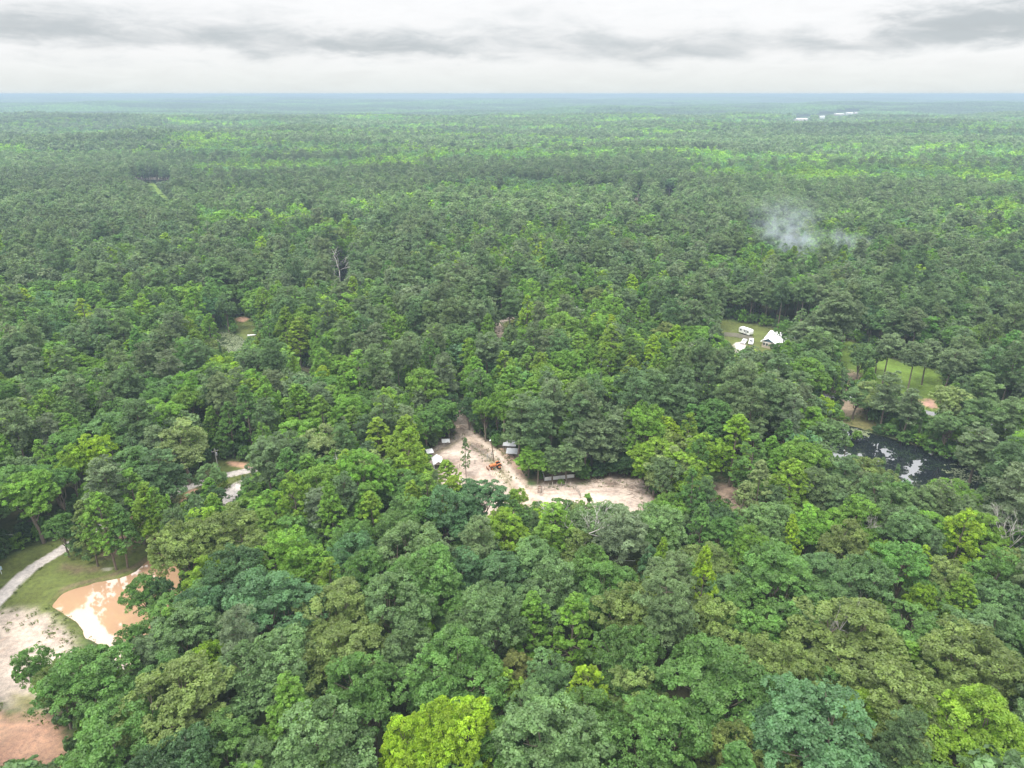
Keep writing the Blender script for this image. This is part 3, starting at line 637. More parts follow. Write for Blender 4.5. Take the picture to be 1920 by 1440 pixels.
# ------------------------------------------------------------------ where the trees stand
# parts of the picture where the ground, water or a building shows: no crown may hang in front of them
CLEAR = [
    [(850, 778), (868, 776), (876, 805), (905, 826), (940, 842), (964, 836), (968, 858), (985, 905), (1010, 914), (1060, 911), (1130, 900), (1196, 898), (1205, 915), (1218, 940), (1200, 952), (1140, 952), (1120, 935), (1105, 930), (1095, 945), (1060, 938), (1040, 930), (1010, 938), (985, 945), (960, 905), (935, 888), (915, 905), (885, 903), (870, 880), (845, 868), (832, 880), (812, 884), (803, 850), (830, 828), (862, 812)],
    [(0, 1070), (60, 1030), (100, 1012), (112, 1040), (150, 1060), (235, 1045), (290, 1030), (330, 1045), (336, 1100), (318, 1115), (285, 1100), (262, 1140), (225, 1115), (205, 1160), (192, 1205), (160, 1230), (120, 1195), (60, 1215), (40, 1260), (35, 1325), (85, 1345), (75, 1420), (0, 1438)],
    [(214, 1195), (238, 1200), (236, 1240), (212, 1238)],
    [(318, 930), (350, 908), (368, 905), (372, 918), (345, 935), (325, 945)],
    [(398, 868), (440, 866), (486, 876), (450, 890), (408, 886)], [(412, 928), (440, 915), (446, 938), (420, 945)],
    [(222, 1000), (240, 990), (258, 1010), (262, 1035), (228, 1040)],
    [(1348, 604), (1400, 613), (1474, 626), (1468, 645), (1448, 657), (1422, 656), (1410, 648), (1392, 650), (1386, 657), (1377, 654), (1370, 640), (1352, 625)],
    [(1645, 692), (1700, 700), (1752, 712), (1764, 740), (1758, 766), (1735, 762), (1700, 742), (1640, 712)], [(1575, 650), (1592, 640), (1600, 675), (1580, 685)],
    [(1737, 766), (1760, 776), (1745, 784), (1733, 776)], [(1585, 690), (1615, 703), (1608, 716), (1585, 705)], [(1578, 738), (1600, 738), (1602, 770), (1632, 795), (1600, 790), (1576, 768)],
    [(1600, 806), (1650, 818), (1740, 852), (1800, 872), (1855, 893), (1840, 908), (1800, 900), (1755, 888), (1732, 905), (1702, 904), (1695, 884), (1672, 862), (1640, 852), (1612, 842), (1596, 825)], [(1566, 832), (1590, 828), (1590, 850), (1568, 850)],
    [(403, 630), (438, 622), (460, 636), (448, 655), (432, 662), (415, 648)], [(440, 602), (476, 602), (478, 632), (455, 628)],
    [(500, 685), (516, 688), (516, 698), (500, 695)], [(572, 696), (588, 694), (584, 712), (568, 712)],
    [(634, 505), (648, 505), (648, 528), (632, 526)],
    [(915, 614), (940, 602), (966, 592), (970, 600), (944, 612), (942, 640), (934, 640), (932, 620)], [(782, 700), (792, 698), (790, 720), (782, 720)],
    [(1183, 594), (1203, 597), (1203, 608), (1183, 606)], [(1082, 566), (1094, 568), (1094, 592), (1082, 592)], [(974, 622), (984, 622), (984, 634), (974, 634)],
    [(1104, 674), (1116, 674), (1118, 684), (1104, 684)], [(1134, 684), (1142, 684), (1142, 690), (1134, 690)], [(1014, 860), (1040, 858), (1044, 880), (1052, 886), (1078, 886), (1078, 900), (1022, 903)],
    [(804, 764), (822, 764), (822, 770), (804, 770)], [(1340, 905), (1372, 918), (1400, 940), (1390, 955), (1345, 930)], [(1000, 1022), (1030, 1022), (1030, 1030), (1000, 1030)][:0] or [(1, 1), (2, 1), (2, 2)],
    [(1800, 874), (1855, 890), (1886, 903), (1868, 912), (1830, 906), (1790, 896)], [(0, 1056), (10, 1056), (10, 1084), (0, 1084)], [(1545, 738), (1560, 738), (1560, 748), (1545, 748)],
    [(320, 336), (246, 334), (246, 338), (320, 341)], [(268, 340), (282, 340), (322, 382), (315, 384), (280, 352)], [(1192, 368), (1200, 360), (1198, 392), (1188, 392)], [(1240, 360), (1264, 361), (1262, 370), (1240, 368)],
    [(1484, 220), (1518, 218), (1518, 227), (1484, 227)], [(1534, 217), (1548, 217), (1548, 224), (1534, 224)], [(1562, 210), (1612, 208), (1612, 217), (1562, 218)],
]
def hits_clear(x, y, H, R, zb):
    """does the crown's picture overlap a place that must stay open?"""
    x, y, H, R = (np.asarray(v, float) for v in (x, y, H, R))
    T = terrain(x, y)
    pts = []
    for fx, fz in ((0, 1), (0, .8), (0, .55), (0, .3), (-.6, .9), (.6, .9), (-.95, .65), (.95, .65), (-.9, .42), (.9, .42), (-.5, .7), (.5, .7), (-.5, .35), (.5, .35)):
        z = T + H * (zb + (1 - zb) * ((fz - .3) / .7))
        pts.append(proj(x + fx * R, y, z)[:2])
    r = np.zeros(x.shape, bool)
    for fz in (0.02, .12, .24):
        if np.all(y < 480): pts.append(proj(x, y, T + H * fz)[:2])
    for poly in CLEAR:
        for px, py in pts: r |= inside(px, py, poly)
    return r
def on_open(x, y, pad=1.0):
    r = np.zeros(np.shape(x), bool)
    for name, wd, pts, c, e in ZS:
        if name in ('bare_ground', '#'): continue
        if wd is None: r |= inside(x, y, pts)
        else: r |= sdist_line(x, y, pts, False) < wd + pad
    for n, p in PZ: r |= inside(x, y, p) | (sdist_line(x, y, p, True) < pad * .6)
    return r
def edge_band(x, y, wdt):
    r = np.zeros(np.shape(x), bool)
    for name, wd, pts, c, e in ZS:
        if wd is None and name not in ('bare_ground', '#'): r |= sdist_line(x, y, pts, True) < wdt
    for n, p in PZ: r |= sdist_line(x, y, p, True) < wdt
    return r
TREES = []      # x, y, H, R, kind, variant, rotation, colour word, tint, hand placed
def put(px, pytop, kind, H, R, word, var=None, check=False):
    """a tree whose top stands at this pixel"""
    p = at(px, pytop, H); var = random.randrange(len(KINDS[kind])) if var is None else var
    k = random.uniform(.92, 1.08)
    TREES.append([p[0], p[1], H, R, kind, var, random.uniform(0, 6.28), word, tuple(c * k for c in PAL.get(word, (.3, .3, .3))), True])
def put_base(px, pybase, pytop, kind, R, word, var=None):
    """a tree that stands at this pixel and reaches up to another"""
    p = at(px, pybase); lo, hi = 1.0, 45.0
    for _ in range(30):
        m = (lo + hi) / 2
        if proj(p[0], p[1], m)[1] > pytop: lo = m
        else: hi = m
    var = random.randrange(len(KINDS[kind])) if var is None else var; k = random.uniform(.92, 1.08)
    TREES.append([p[0], p[1], lo, R, kind, var, random.uniform(0, 6.28), word, tuple(c * k for c in PAL.get(word, (.3, .3, .3))), True])
L_, Y_, B_, GG, M_, BG, O_, D_, PG = 'lime-green', 'yellow-green', 'bright green', 'grey-green', 'mid-green', 'blue-green', 'olive', 'dark green', 'pale green'
HAND = [
    # foreground accents
    (842, 1316, 'oak_tree', 20, 5.2, L_, 1), (765, 1335, 'oak_tree', 18, 4.2, L_, 3), (800, 1380, 'sweetgum_tree', 14, 3.0, Y_, 4), (1098, 1252, 'sweetgum_tree', 17, 3.0, L_, 4), (942, 1262, 'sweetgum_tree', 14, 2.6, Y_, 4), (975, 1225, 'oak_tree', 14, 3.2, 'brownish olive', 2),
    (372, 1212, 'oak_tree', 16, 3.4, Y_, 0), (1812, 955, 'sweetgum_tree', 19, 3.4, L_, 4), (1328, 1018, 'sweetgum_tree', 24, 2.6, L_, 3), (1500, 968, 'sweetgum_tree', 17, 2.2, L_, 0), (1664, 1010, 'oak_tree', 15, 2.6, Y_, 1), (1736, 1018, 'sweetgum_tree', 15, 2.0, L_, 1),
    (1240, 998, 'sweetgum_tree', 21, 1.9, Y_, 3), (1215, 1080, 'sweetgum_tree', 13, 1.6, L_, 1), (1230, 1030, 'sweetgum_tree', 17, 2.6, BG, 4), (1165, 1165, 'oak_tree', 12, 2.4, Y_, 3), (1615, 1302, 'oak_tree', 16, 3.6, Y_, 2), (1652, 1070, 'sweetgum_tree', 15, 1.7, L_, 2), (1735, 1095, 'oak_tree', 15, 2.3, Y_, 5),
    (166, 812, 'oak_tree', 19, 4.6, L_, 2), (120, 838, 'oak_tree', 18, 4.0, Y_, 5), (1545, 742, 'oak_tree', 13, 3.6, L_, 4), (1395, 905, 'sweetgum_tree', 16, 3.0, PG, 3), (1430, 860, 'sweetgum_tree', 20, 3.2, PG, 3), (1405, 985, 'oak_tree', 17, 4.4, B_, 2), (1345, 945, 'oak_tree', 15, 4.2, D_, 1),
    (535, 985, 'oak_tree', 20, 6.2, B_, 6), (500, 1085, 'oak_tree', 20, 7.8, BG, 0), (630, 1110, 'oak_tree', 19, 7.6, O_, 3), (655, 1000, 'oak_tree', 18, 4.6, BG, 2), (790, 1035, 'oak_tree', 20, 6.6, M_, 1), (920, 1100, 'oak_tree', 21, 6.0, GG, 5), (730, 1095, 'oak_tree', 19, 6.0, GG, 4), (680, 1035, 'oak_tree', 19, 5.0, M_, 2), (840, 915, 'oak_tree', 19, 5.6, BG, 1), (900, 905, 'oak_tree', 17, 5.4, BG, 4), (615, 905, 'sweetgum_tree', 21, 3.6, B_, 2), (945, 960, 'oak_tree', 17, 4.6, Y_, 0), (800, 985, 'oak_tree', 15, 3.0, O_, 3),
    (1040, 1050, 'oak_tree', 19, 6.0, GG, 6), (1140, 1060, 'oak_tree', 19, 5.6, M_, 3), (1180, 1100, 'oak_tree', 20, 6.4, 'olive', 5), (1360, 1205, 'oak_tree', 21, 8.0, M_, 2), (1570, 1310, 'oak_tree', 22, 8.2, BG, 4), (1600, 1140, 'oak_tree', 20, 8.4, 'olive', 3), (1470, 1040, 'oak_tree', 20, 7.0, M_, 0), (1700, 1260, 'oak_tree', 20, 7.0, O_, 6), (1850, 1180, 'oak_tree', 20, 7.0, O_, 1), (1860, 1320, 'oak_tree', 20, 6.6, Y_, 3), (1240, 1330, 'oak_tree', 21, 6.4, M_, 0), (1030, 1330, 'oak_tree', 21, 7.2, GG, 5), (590, 1330, 'oak_tree', 21, 7.2, GG, 6), (490, 1200, 'oak_tree', 20, 6.4, GG, 1), (320, 1260, 'oak_tree', 20, 7.4, O_, 4), (620, 1180, 'oak_tree', 19, 6.6, O_, 2), (690, 1240, 'oak_tree', 20, 6.0, M_, 5), (850, 1200, 'oak_tree', 20, 6.6, M_, 3), (140, 1230, 'oak_tree', 19, 6.6, M_, 2), (190, 1330, 'oak_tree', 20, 6.6, M_, 5), (350, 1150, 'oak_tree', 18, 6.0, GG, 0), (300, 1395, 'oak_tree', 19, 5.6, D_, 1),
    (440, 950, 'oak_tree', 19, 6.8, O_, 3), (372, 955, 'oak_tree', 16, 5.2, 'yellow-green', 6), (340, 975, 'oak_tree', 18, 5.6, O_, 1), (375, 1040, 'oak_tree', 14, 4.2, Y_, 2), (430, 1030, 'oak_tree', 18, 5.4, D_, 4),
    # by the orange pond
    (262, 1080, 'oak_tree', 13, 3.2, M_, 2), (292, 1085, 'oak_tree', 12, 2.6, D_, 0), (62, 1212, 'oak_tree', 15, 3.0, M_, 5), (240, 1175, 'oak_tree', 11, 2.4, M_, 4),
    (108, 965, 'oak_tree', 11, 2.9, M_, 0), (182, 925, 'sweetgum_tree', 19, 4.2, B_, 4), (150, 935, 'sweetgum_tree', 17, 2.8, O_, 3), (152, 990, 'shrub', 7.5, 3.4, GG, 0), (210, 945, 'sweetgum_tree', 16, 3.2, M_, 2), (240, 882, 'sweetgum_tree', 19, 4.0, B_, 1), (268, 905, 'sweetgum_tree', 18, 3.6, Y_, 2), (290, 912, 'sweetgum_tree', 17, 2.6, B_, 4), (180, 868, 'pine_tree', 22, 4.4, 'grey-olive', 1), (385, 875, 'oak_tree', 11, 3.6, GG, 4), (600, 795, 'oak_tree', 18, 6.2, PG, 2), (330, 785, 'oak_tree', 19, 6.6, PG, 6), (400, 910, 'oak_tree', 10, 2.6, D_, 2),
    # in front of the horse pen and the arena
    (842, 860, 'sweetgum_tree', 13, 3.6, Y_, 3), (1100, 925, 'sweetgum_tree', 13, 2.3, B_, 1), (1080, 938, 'oak_tree', 10, 2.8, 'pale green', 5), (1050, 932, 'oak_tree', 11, 3.4, M_, 3), (1015, 940, 'oak_tree', 10, 3.0, M_, 1), (1135, 950, 'oak_tree', 8, 2.4, Y_, 2), (975, 918, 'oak_tree', 8, 1.6, Y_, 4),
    (945, 720, 'oak_tree', 20, 4.8, B_, 2), (690, 845, 'oak_tree', 14, 4.0, 'pale green', 0), (760, 880, 'oak_tree', 15, 5.0, M_, 3),
    # right-hand lawn, house and pond
    (1640, 715, 'oak_tree', 13, 4.6, 'pale green', 3), (1610, 725, 'oak_tree', 11, 4.4, 'grey-green', 5), (1672, 700, 'pine_tree', 18, 3.6, 'grey-olive', 3), (1710, 735, 'pine_tree', 15, 3.4, 'grey-olive', 1), (1795, 728, 'oak_tree', 17, 5.2, 'pale green', 4), (1850, 745, 'oak_tree', 17, 5.6, 'grey-green', 2), (1785, 775, 'oak_tree', 13, 4.6, 'grey-green', 0), (1845, 805, 'pine_tree', 16, 4.4, 'grey-olive', 3), (1475, 600, 'oak_tree', 15, 3.6, M_, 0), (1490, 630, 'oak_tree', 12, 3.6, 'dark green', 3), (1452, 645, 'shrub', 4, 2.4, D_, 1),
    (1640, 862, 'oak_tree', 15, 5.2, 'olive', 3), (1690, 905, 'oak_tree', 14, 4.4, M_, 0), (1790, 895, 'oak_tree', 13, 4.8, B_, 2), (1590, 865, 'oak_tree', 13, 3.8, GG, 4), (1560, 785, 'oak_tree', 16, 5.2, 'grey-green', 5), (1610, 808, 'shrub', 3.5, 1.8, B_, 1), (1590, 820, 'oak_tree', 6, 1.5, B_, 2),
    (1700, 808, 'shrub', 3.6, 2.6, M_, 0), (1728, 815, 'shrub', 3.6, 2.4, B_, 1), (1755, 826, 'shrub', 4.0, 2.8, M_, 2), (1785, 836, 'shrub', 3.8, 2.6, M_, 0), (1670, 795, 'shrub', 3.6, 2.4, M_, 1), (1815, 845, 'shrub', 4.2, 2.8, D_, 1), (1650, 742, 'shrub', 5, 3.6, GG, 2), (1630, 752, 'shrub', 4.6, 3.2, 'dark green', 1),
    # along the roads further back
    (805, 635, 'sweetgum_tree', 20, 3.0, M_, 4), (765, 628, 'pine_tree', 24, 3.0, 'grey-olive', 4), (745, 640, 'pine_tree', 23, 2.6, 'grey-olive', 4), (1155, 552, 'oak_tree', 21, 5.6, B_, 6), (1205, 560, 'sweetgum_tree', 20, 4.0, B_, 2), (1080, 580, 'pine_tree', 17, 3.6, 'grey-olive', 1), (945, 632, 'sweetgum_tree', 15, 2.6, B_, 2), (985, 610, 'oak_tree', 13, 4.2, B_, 1), (958, 618, 'oak_tree', 9, 2.6, M_, 0),
    (430, 668, 'oak_tree', 13, 4.4, Y_, 2), (400, 665, 'oak_tree', 13, 4.4, L_, 5), (372, 640, 'oak_tree', 16, 5.0, GG, 1), (465, 645, 'oak_tree', 8, 3.2, GG, 3), (553, 664, 'sweetgum_tree', 17, 2.2, Y_, 0), (500, 590, 'sweetgum_tree', 18, 3.0, 'dull olive' if False else M_, 1),
    # dead and half dead trees
    (1090, 925, 'dead_tree', 22, 5.0, 'dead', 0), (630, 462, 'dead_tree', 23, 6.5, 'dead', 1), (176, 568, 'dead_tree', 19, 4.0, 'dead', 2), (134, 618, 'dead_tree', 15, 3.4, 'dead', 0), (1585, 1115, 'dead_tree', 21, 2.6, 'dead', 2), (670, 850, 'dead_tree', 16, 5.0, 'dead', 2), (1905, 950, 'dead_tree', 19, 4.0, 'dead', 0), (1640, 940, 'dead_tree', 16, 3, 'dead', 2),
]
for h in HAND: put(*h)
GO, DO, DP = 'grey-olive', 'dull olive', 'deep pine-green'
BASED = [(302, 912, 800, 'pine_tree', 3.2, GO, 3), (1728, 722, 640, 'pine_tree', 3.8, GO, 0), (1640, 704, 640, 'oak_tree', 3.6, GG, 3), (912, 818, 748, 'sweetgum_tree', 3.0, M_, 0), (1098, 880, 792, 'dead_tree', 2.2, 'dead', 2),    # standing pixel, top pixel: trees whose foot shows or is given by the edge of an opening
    (874, 895, 820, 'sweetgum_tree', 1.3, GG, 3), (972, 862, 742, 'pine_tree', 4.6, DO, 3), (1004, 884, 758, 'pine_tree', 4.4, DP, 1), (990, 895, 835, 'sweetgum_tree', 3.6, B_, 2), (1008, 908, 845, 'oak_tree', 3.2, B_, 2), (1035, 905, 842, 'pine_tree', 3.0, DO, 3), (1062, 904, 836, 'pine_tree', 3.2, DO, 1),
    (1096, 892, 792, 'pine_tree', 4.4, GO, 0), (1132, 890, 795, 'pine_tree', 3.8, GO, 3), (1166, 886, 775, 'pine_tree', 4.0, GO, 1), (1080, 880, 745, 'pine_tree', 3.8, DP, 1), (1204, 890, 752, 'oak_tree', 5.8, B_, 1), (1118, 893, 868, 'shrub', 2.6, D_, 0), (1143, 891, 858, 'oak_tree', 3.2, D_, 2), (1170, 892, 850, 'oak_tree', 3.4, D_, 5), (1190, 894, 855, 'oak_tree', 3.0, D_, 3), (1092, 898, 872, 'shrub', 2.2, M_, 1),
    (1222, 840, 700, 'pine_tree', 4.2, DP, 0), (1255, 850, 728, 'pine_tree', 4.8, DP, 2), (934, 826, 752, 'oak_tree', 3.4, M_, 4), (910, 828, 748, 'oak_tree', 3.6, B_, 0), (900, 814, 765, 'oak_tree', 3.0, D_, 2), (842, 820, 752, 'oak_tree', 3.6, D_, 3), (826, 826, 745, 'oak_tree', 4.4, M_, 1), (850, 800, 735, 'oak_tree', 3.0, D_, 5), (880, 806, 742, 'oak_tree', 3.0, D_, 0), (800, 845, 770, 'oak_tree', 4.4, M_, 2), (952, 826, 790, 'oak_tree', 2.4, D_, 1), (946, 820, 768, 'sweetgum_tree', 2.8, Y_, 1),
    (1250, 945, 838, 'oak_tree', 5.8, PG, 3), (1225, 932, 822, 'oak_tree', 6.0, Y_, 0), (1212, 920, 868, 'oak_tree', 4.0, B_, 4), (1280, 960, 850, 'oak_tree', 5.8, Y_, 6),
    (1528, 690, 575, 'pine_tree', 4.6, GO, 4), (1550, 694, 555, 'pine_tree', 6.2, GO, 0), (1572, 690, 565, 'pine_tree', 5.0, GO, 2), (1605, 720, 640, 'oak_tree', 4.4, GG, 1), (1654, 722, 628, 'pine_tree', 4.4, GO, 4), (1700, 740, 644, 'pine_tree', 4.0, GO, 4), (1762, 755, 655, 'pine_tree', 4.4, GO, 4), (1800, 750, 660, 'pine_tree', 4.2, GO, 0), (1556, 745, 680, 'oak_tree', 4.2, GG, 2), (1612, 705, 655, 'shrub', 2.2, M_, 1)]
for h in BASED: put_base(*h)

def choose(px, py, x, y, r):
    """species and colour by where the crown shows, after the photograph"""
    n = float(fbm(x / 60, y / 60, 80)); n2 = float(fbm(x / 25, y / 25, 90)); u, v = r.random(), r.random()
    pw, gw = .25, .3                                     # shares of pine and of sweetgum
    if py > 930: pw, gw = .05, .06
    elif py > 600:
        if px < 450: pw, gw = .22, .30
        elif px < 1500: pw, gw = .12, .50
        else: pw, gw = .32, .08
        if 980 < px < 1240 and 690 < py < 890: pw, gw = .45, .28
        if 1240 < px < 1520 and 650 < py < 800: pw, gw = .30, .34
    else:
        pw, gw = .15, .38
        if ((px - 860) / 115) ** 2 + ((py - 555) / 50) ** 2 < 1: pw, gw = .97, 0
        elif px < 640 and py > 520: pw, gw = .12, .42
        elif px < 350 and py < 440: pw, gw = .88, .02
        elif px > 1230 and 500 < py < 660: pw, gw = .45, .08
        elif py < 520: pw, gw = (.55, .12) if n > .55 else (.10, .32)
    if 1250 < px < 1340 and 1020 < py < 1260: pw = .6
    if u < pw: return 'pine_tree', (('dull olive', 'grey-olive', 'deep pine-green')[int(v * 2.99)])
    if u < pw + gw:
        return 'sweetgum_tree', (B_ if v < .52 else (Y_ if v < .70 else (M_ if v < .94 else L_)))
    t = v * .55 + n2 * .45
    if py > 930: return 'oak_tree', (BG if t < .27 else GG if t < .47 else M_ if t < .66 else O_ if t < .78 else B_ if t < .88 else Y_)
    return 'oak_tree', (BG if t < .22 else GG if t < .38 else M_ if t < .56 else B_ if t < .76 else O_ if t < .84 else Y_)
HR = {'oak_tree': (14, 20, 4.6, 7.0), 'sweetgum_tree': (15, 22, 3.3, 5.2), 'pine_tree': (18, 25, 3.2, 4.8), 'shrub': (2.5, 5, 1.4, 2.6), 'young_pine': (6, 10, 1.5, 2.2)}
ZB = {'oak_tree': .33, 'sweetgum_tree': .25, 'pine_tree': .45, 'shrub': .0, 'young_pine': .05, 'dead_tree': .4}
def fill_near():
    r = random.Random(77)
    cell = 8.0; hashg = {}
    def add_hash(i): hashg.setdefault((int(TREES[i][0] // cell), int(TREES[i][1] // cell)), []).append(i)
    for i in range(len(TREES)): add_hash(i)
    def crowded(x, y, R, f):
        a, b = int(x // cell), int(y // cell)
        for p in range(a - 2, a + 3):
            for q in range(b - 2, b + 3):
                for i in hashg.get((p, q), ()):
                    t = TREES[i]
                    if t[4] == 'dead_tree' or (f < .55 and t[4] != 'shrub'): continue
                    if (t[0] - x) ** 2 + (t[1] - y) ** 2 < (f * (t[3] + R)) ** 2: return True
        return False
    cand = []
    for rnd, (step, f) in enumerate(((4.6, .74), (4.2, .60), (3.6, .60), (2.4, .52))):
        pts = []
        yy = 30.0
        while yy < 478:
            hw = min(470, yy * .80 + 30); xx = -hw
            while xx < hw:
                pts.append((xx + r.uniform(-.5, .5) * step, yy + r.uniform(-.5, .5) * step)); xx += step
            yy += step
        P = np.array(pts); P = P[~on_open(P[:, 0], P[:, 1])]
        if rnd == 3: P = P[on_open(P[:, 0], P[:, 1], 7.0) | edge_band(P[:, 0], P[:, 1], 7.0)]
        idx = list(range(len(P))); r.shuffle(idx)
        C = []
        for i in idx:
            x, y = P[i]; px, py, _ = proj(x, y, 18.0)
            kind, word = choose(float(px), float(py), x, y, r)
            if rnd == 3 or (rnd == 2 and r.random() < .5): kind = 'shrub'; word = r.choice([M_, D_, GG, B_])
            h0, h1, r0, r1 = HR[kind]; H = r.uniform(h0, h1); R = r.uniform(r0, r1)
            if rnd == 1: R *= .8; H *= .88
            if rnd == 3: H *= 1.25; R *= .9
            if rnd == 2 and kind != 'shrub': R *= .62; H *= .62
            if rnd == 0 and py > 930 and kind == 'oak_tree': R = r.uniform(4.6, 7.4)
            C.append((x, y, H, R, kind, word))
        # try each at full size, then smaller, until it hides nothing that the photograph shows
        A = np.array([c[:4] for c in C]); kz = np.array([ZB[c[4]] for c in C]); s = np.zeros(len(C))
        todo = np.arange(len(C))
        for k in (1.0, .75, .55, .38, .22):
            bad = np.zeros(len(todo), bool)
            bad = hits_clear(A[todo, 0], A[todo, 1], A[todo, 2] * k, A[todo, 3] * max(k, .45), kz[todo])
            s[todo[~bad]] = k; todo = todo[bad]
        for i, c in enumerate(C):
            if s[i] == 0: continue
            x, y, H, R, kind, word = c; H *= s[i]; R *= max(s[i], .45)
            if s[i] < .3 or H < 5: kind = 'shrub'; H = max(H, 1.6)
            elif s[i] < .56 and kind == 'pine_tree': kind = 'young_pine'; R *= .7
            if crowded(x, y, R, f): continue
            k = r.uniform(.86, 1.14); tint = tuple(q * k * r.uniform(.94, 1.06) for q in PAL[word])
            TREES.append([x, y, H, R, kind, r.randrange(len(KINDS[kind])), r.uniform(0, 6.28), word, tint, False]); add_hash(len(TREES) - 1)
fill_near()

def visible_pixels():
    """how many picture cells each near crown shows, nearest first"""
    S = 4; Wd, Hd = 1920 // S, 1440 // S; buf = np.zeros((Hd, Wd), bool); vis = np.zeros(len(TREES)); cen = []
    order = sorted(range(len(TREES)), key=lambda i: math.hypot(TREES[i][0], TREES[i][1]))
    for i in order:
        x, y, H, R, kind = TREES[i][:5]; zb = ZB[kind]
        tx, ty, zc = proj(x, y, H); mx, my, _ = proj(x, y, H * (zb + 1) / 2); bx, by, _ = proj(x, y, H * zb)
        rx = FPX * R / float(zc) * .92 / S; ry = max((float(by) - float(ty)) / 2 + FPX * R / float(zc) * .25, 2) / S
        cx_, cy_ = float(mx) / S, (float(ty) + float(by)) / 2 / S
        x0, x1, y0, y1 = int(max(0, cx_ - rx)), int(min(Wd, cx_ + rx + 1)), int(max(0, cy_ - ry)), int(min(Hd, cy_ + ry + 1))
        if x1 <= x0 or y1 <= y0: continue
        yy, xx = np.mgrid[y0:y1, x0:x1]
        m = ((xx + .5 - cx_) / rx) ** 2 + ((yy + .5 - cy_) / ry) ** 2 < 1
        sub = buf[y0:y1, x0:x1]; new = m & ~sub
        vis[i] = new.sum() / max(m.sum(), 1) * (rx * ry * 3.14) if m.any() else 0
        if kind != 'dead_tree': sub |= m
    return vis
VIS = visible_pixels()
# ------------------------------------------------------------------ trees as things: each with trunk and crown, and a label that singles it out
LANDMARKS = [('the orange pond', 240, 1120), ('the white gabled shed', 820, 868), ('the sandy arena', 1130, 925), ('the dark pond', 1740, 870), ('the white-roofed house', 1445, 638), ('the tall grey dead tree', 1090, 990),
             ('the bleached dead tree', 630, 490), ('the plume of smoke', 1485, 450), ('the lily pond', 430, 640), ('the white parked SUV', 1191, 601), ('the big lime-green tree', 830, 1370), ('the bright green lawn', 1705, 725),
             ('the concrete path', 60, 1070), ('the orange tractor', 930, 875), ('the grey metal-roofed shed', 953, 840), ('the dirt road', 862, 790), ('the utility pole', 405, 862), ('the gravel road', 940, 605),
             ('the slender lime tree', 1328, 1080), ('the small bottom lime tree', 1098, 1285), ('the lime tree near the right edge', 1812, 985), ('the pale tree beside the arena', 1250, 860),
             ('the broad left lime tree', 166, 850), ('the dense pine stand', 860, 550), ('the bottom right corner', 1900, 1425), ('the middle of the right edge', 1905, 740), ('the middle of the left edge', 15, 720),
             ('the middle of the bottom edge', 1040, 1430), ('the bottom left corner', 20, 1425), ('the picture centre', 960, 720), ('the clay-coloured bank', 40, 1380), ('the big olive tree', 1600, 1180), ('the broad blue-green tree', 500, 1120), ('the tall pines by the house', 1545, 600)]
SHAPE = {'oak_tree': 'round-crowned tree', 'sweetgum_tree': 'narrow upright tree', 'pine_tree': 'pine', 'young_pine': 'young pine', 'shrub': 'shrub', 'dead_tree': 'leafless dead tree'}
CATEG = {'oak_tree': 'tree', 'sweetgum_tree': 'tree', 'pine_tree': 'pine tree', 'young_pine': 'pine tree', 'shrub': 'shrub', 'dead_tree': 'dead tree'}
GROUPS = {'oak_tree': 'round-crowned broadleaf trees', 'sweetgum_tree': 'narrow upright broadleaf trees', 'pine_tree': 'tall pines in the forest', 'young_pine': 'young pines', 'shrub': 'shrubs at the forest edges', 'dead_tree': 'leafless dead trees'}
ORD = ['', 'second ', 'third ', 'fourth ', 'fifth ', 'sixth ', 'seventh ', 'eighth ', 'ninth ', 'tenth ', 'eleventh ', 'twelfth ', 'thirteenth ', 'fourteenth ', 'fifteenth ', 'sixteenth ', 'seventeenth ', 'eighteenth ', 'nineteenth ', 'twentieth ']
def place_words(px, py):
    """the landmark a crown is told by, and how far it is from it in the picture"""
    best = min(LANDMARKS, key=lambda l: math.hypot(px - l[1], (py - l[2]) * 1.2))
    dx, dy = px - best[1], py - best[2]; d = math.hypot(dx, dy * 1.2)
    a = math.degrees(math.atan2(-dy, dx)) % 360
    w_ = ('right of', 'up and right from', 'above', 'up and left from', 'left of', 'down and left from', 'below', 'down and right from')[int((a + 22.5) // 45) % 8]
    return w_ + ' ' + best[0], d
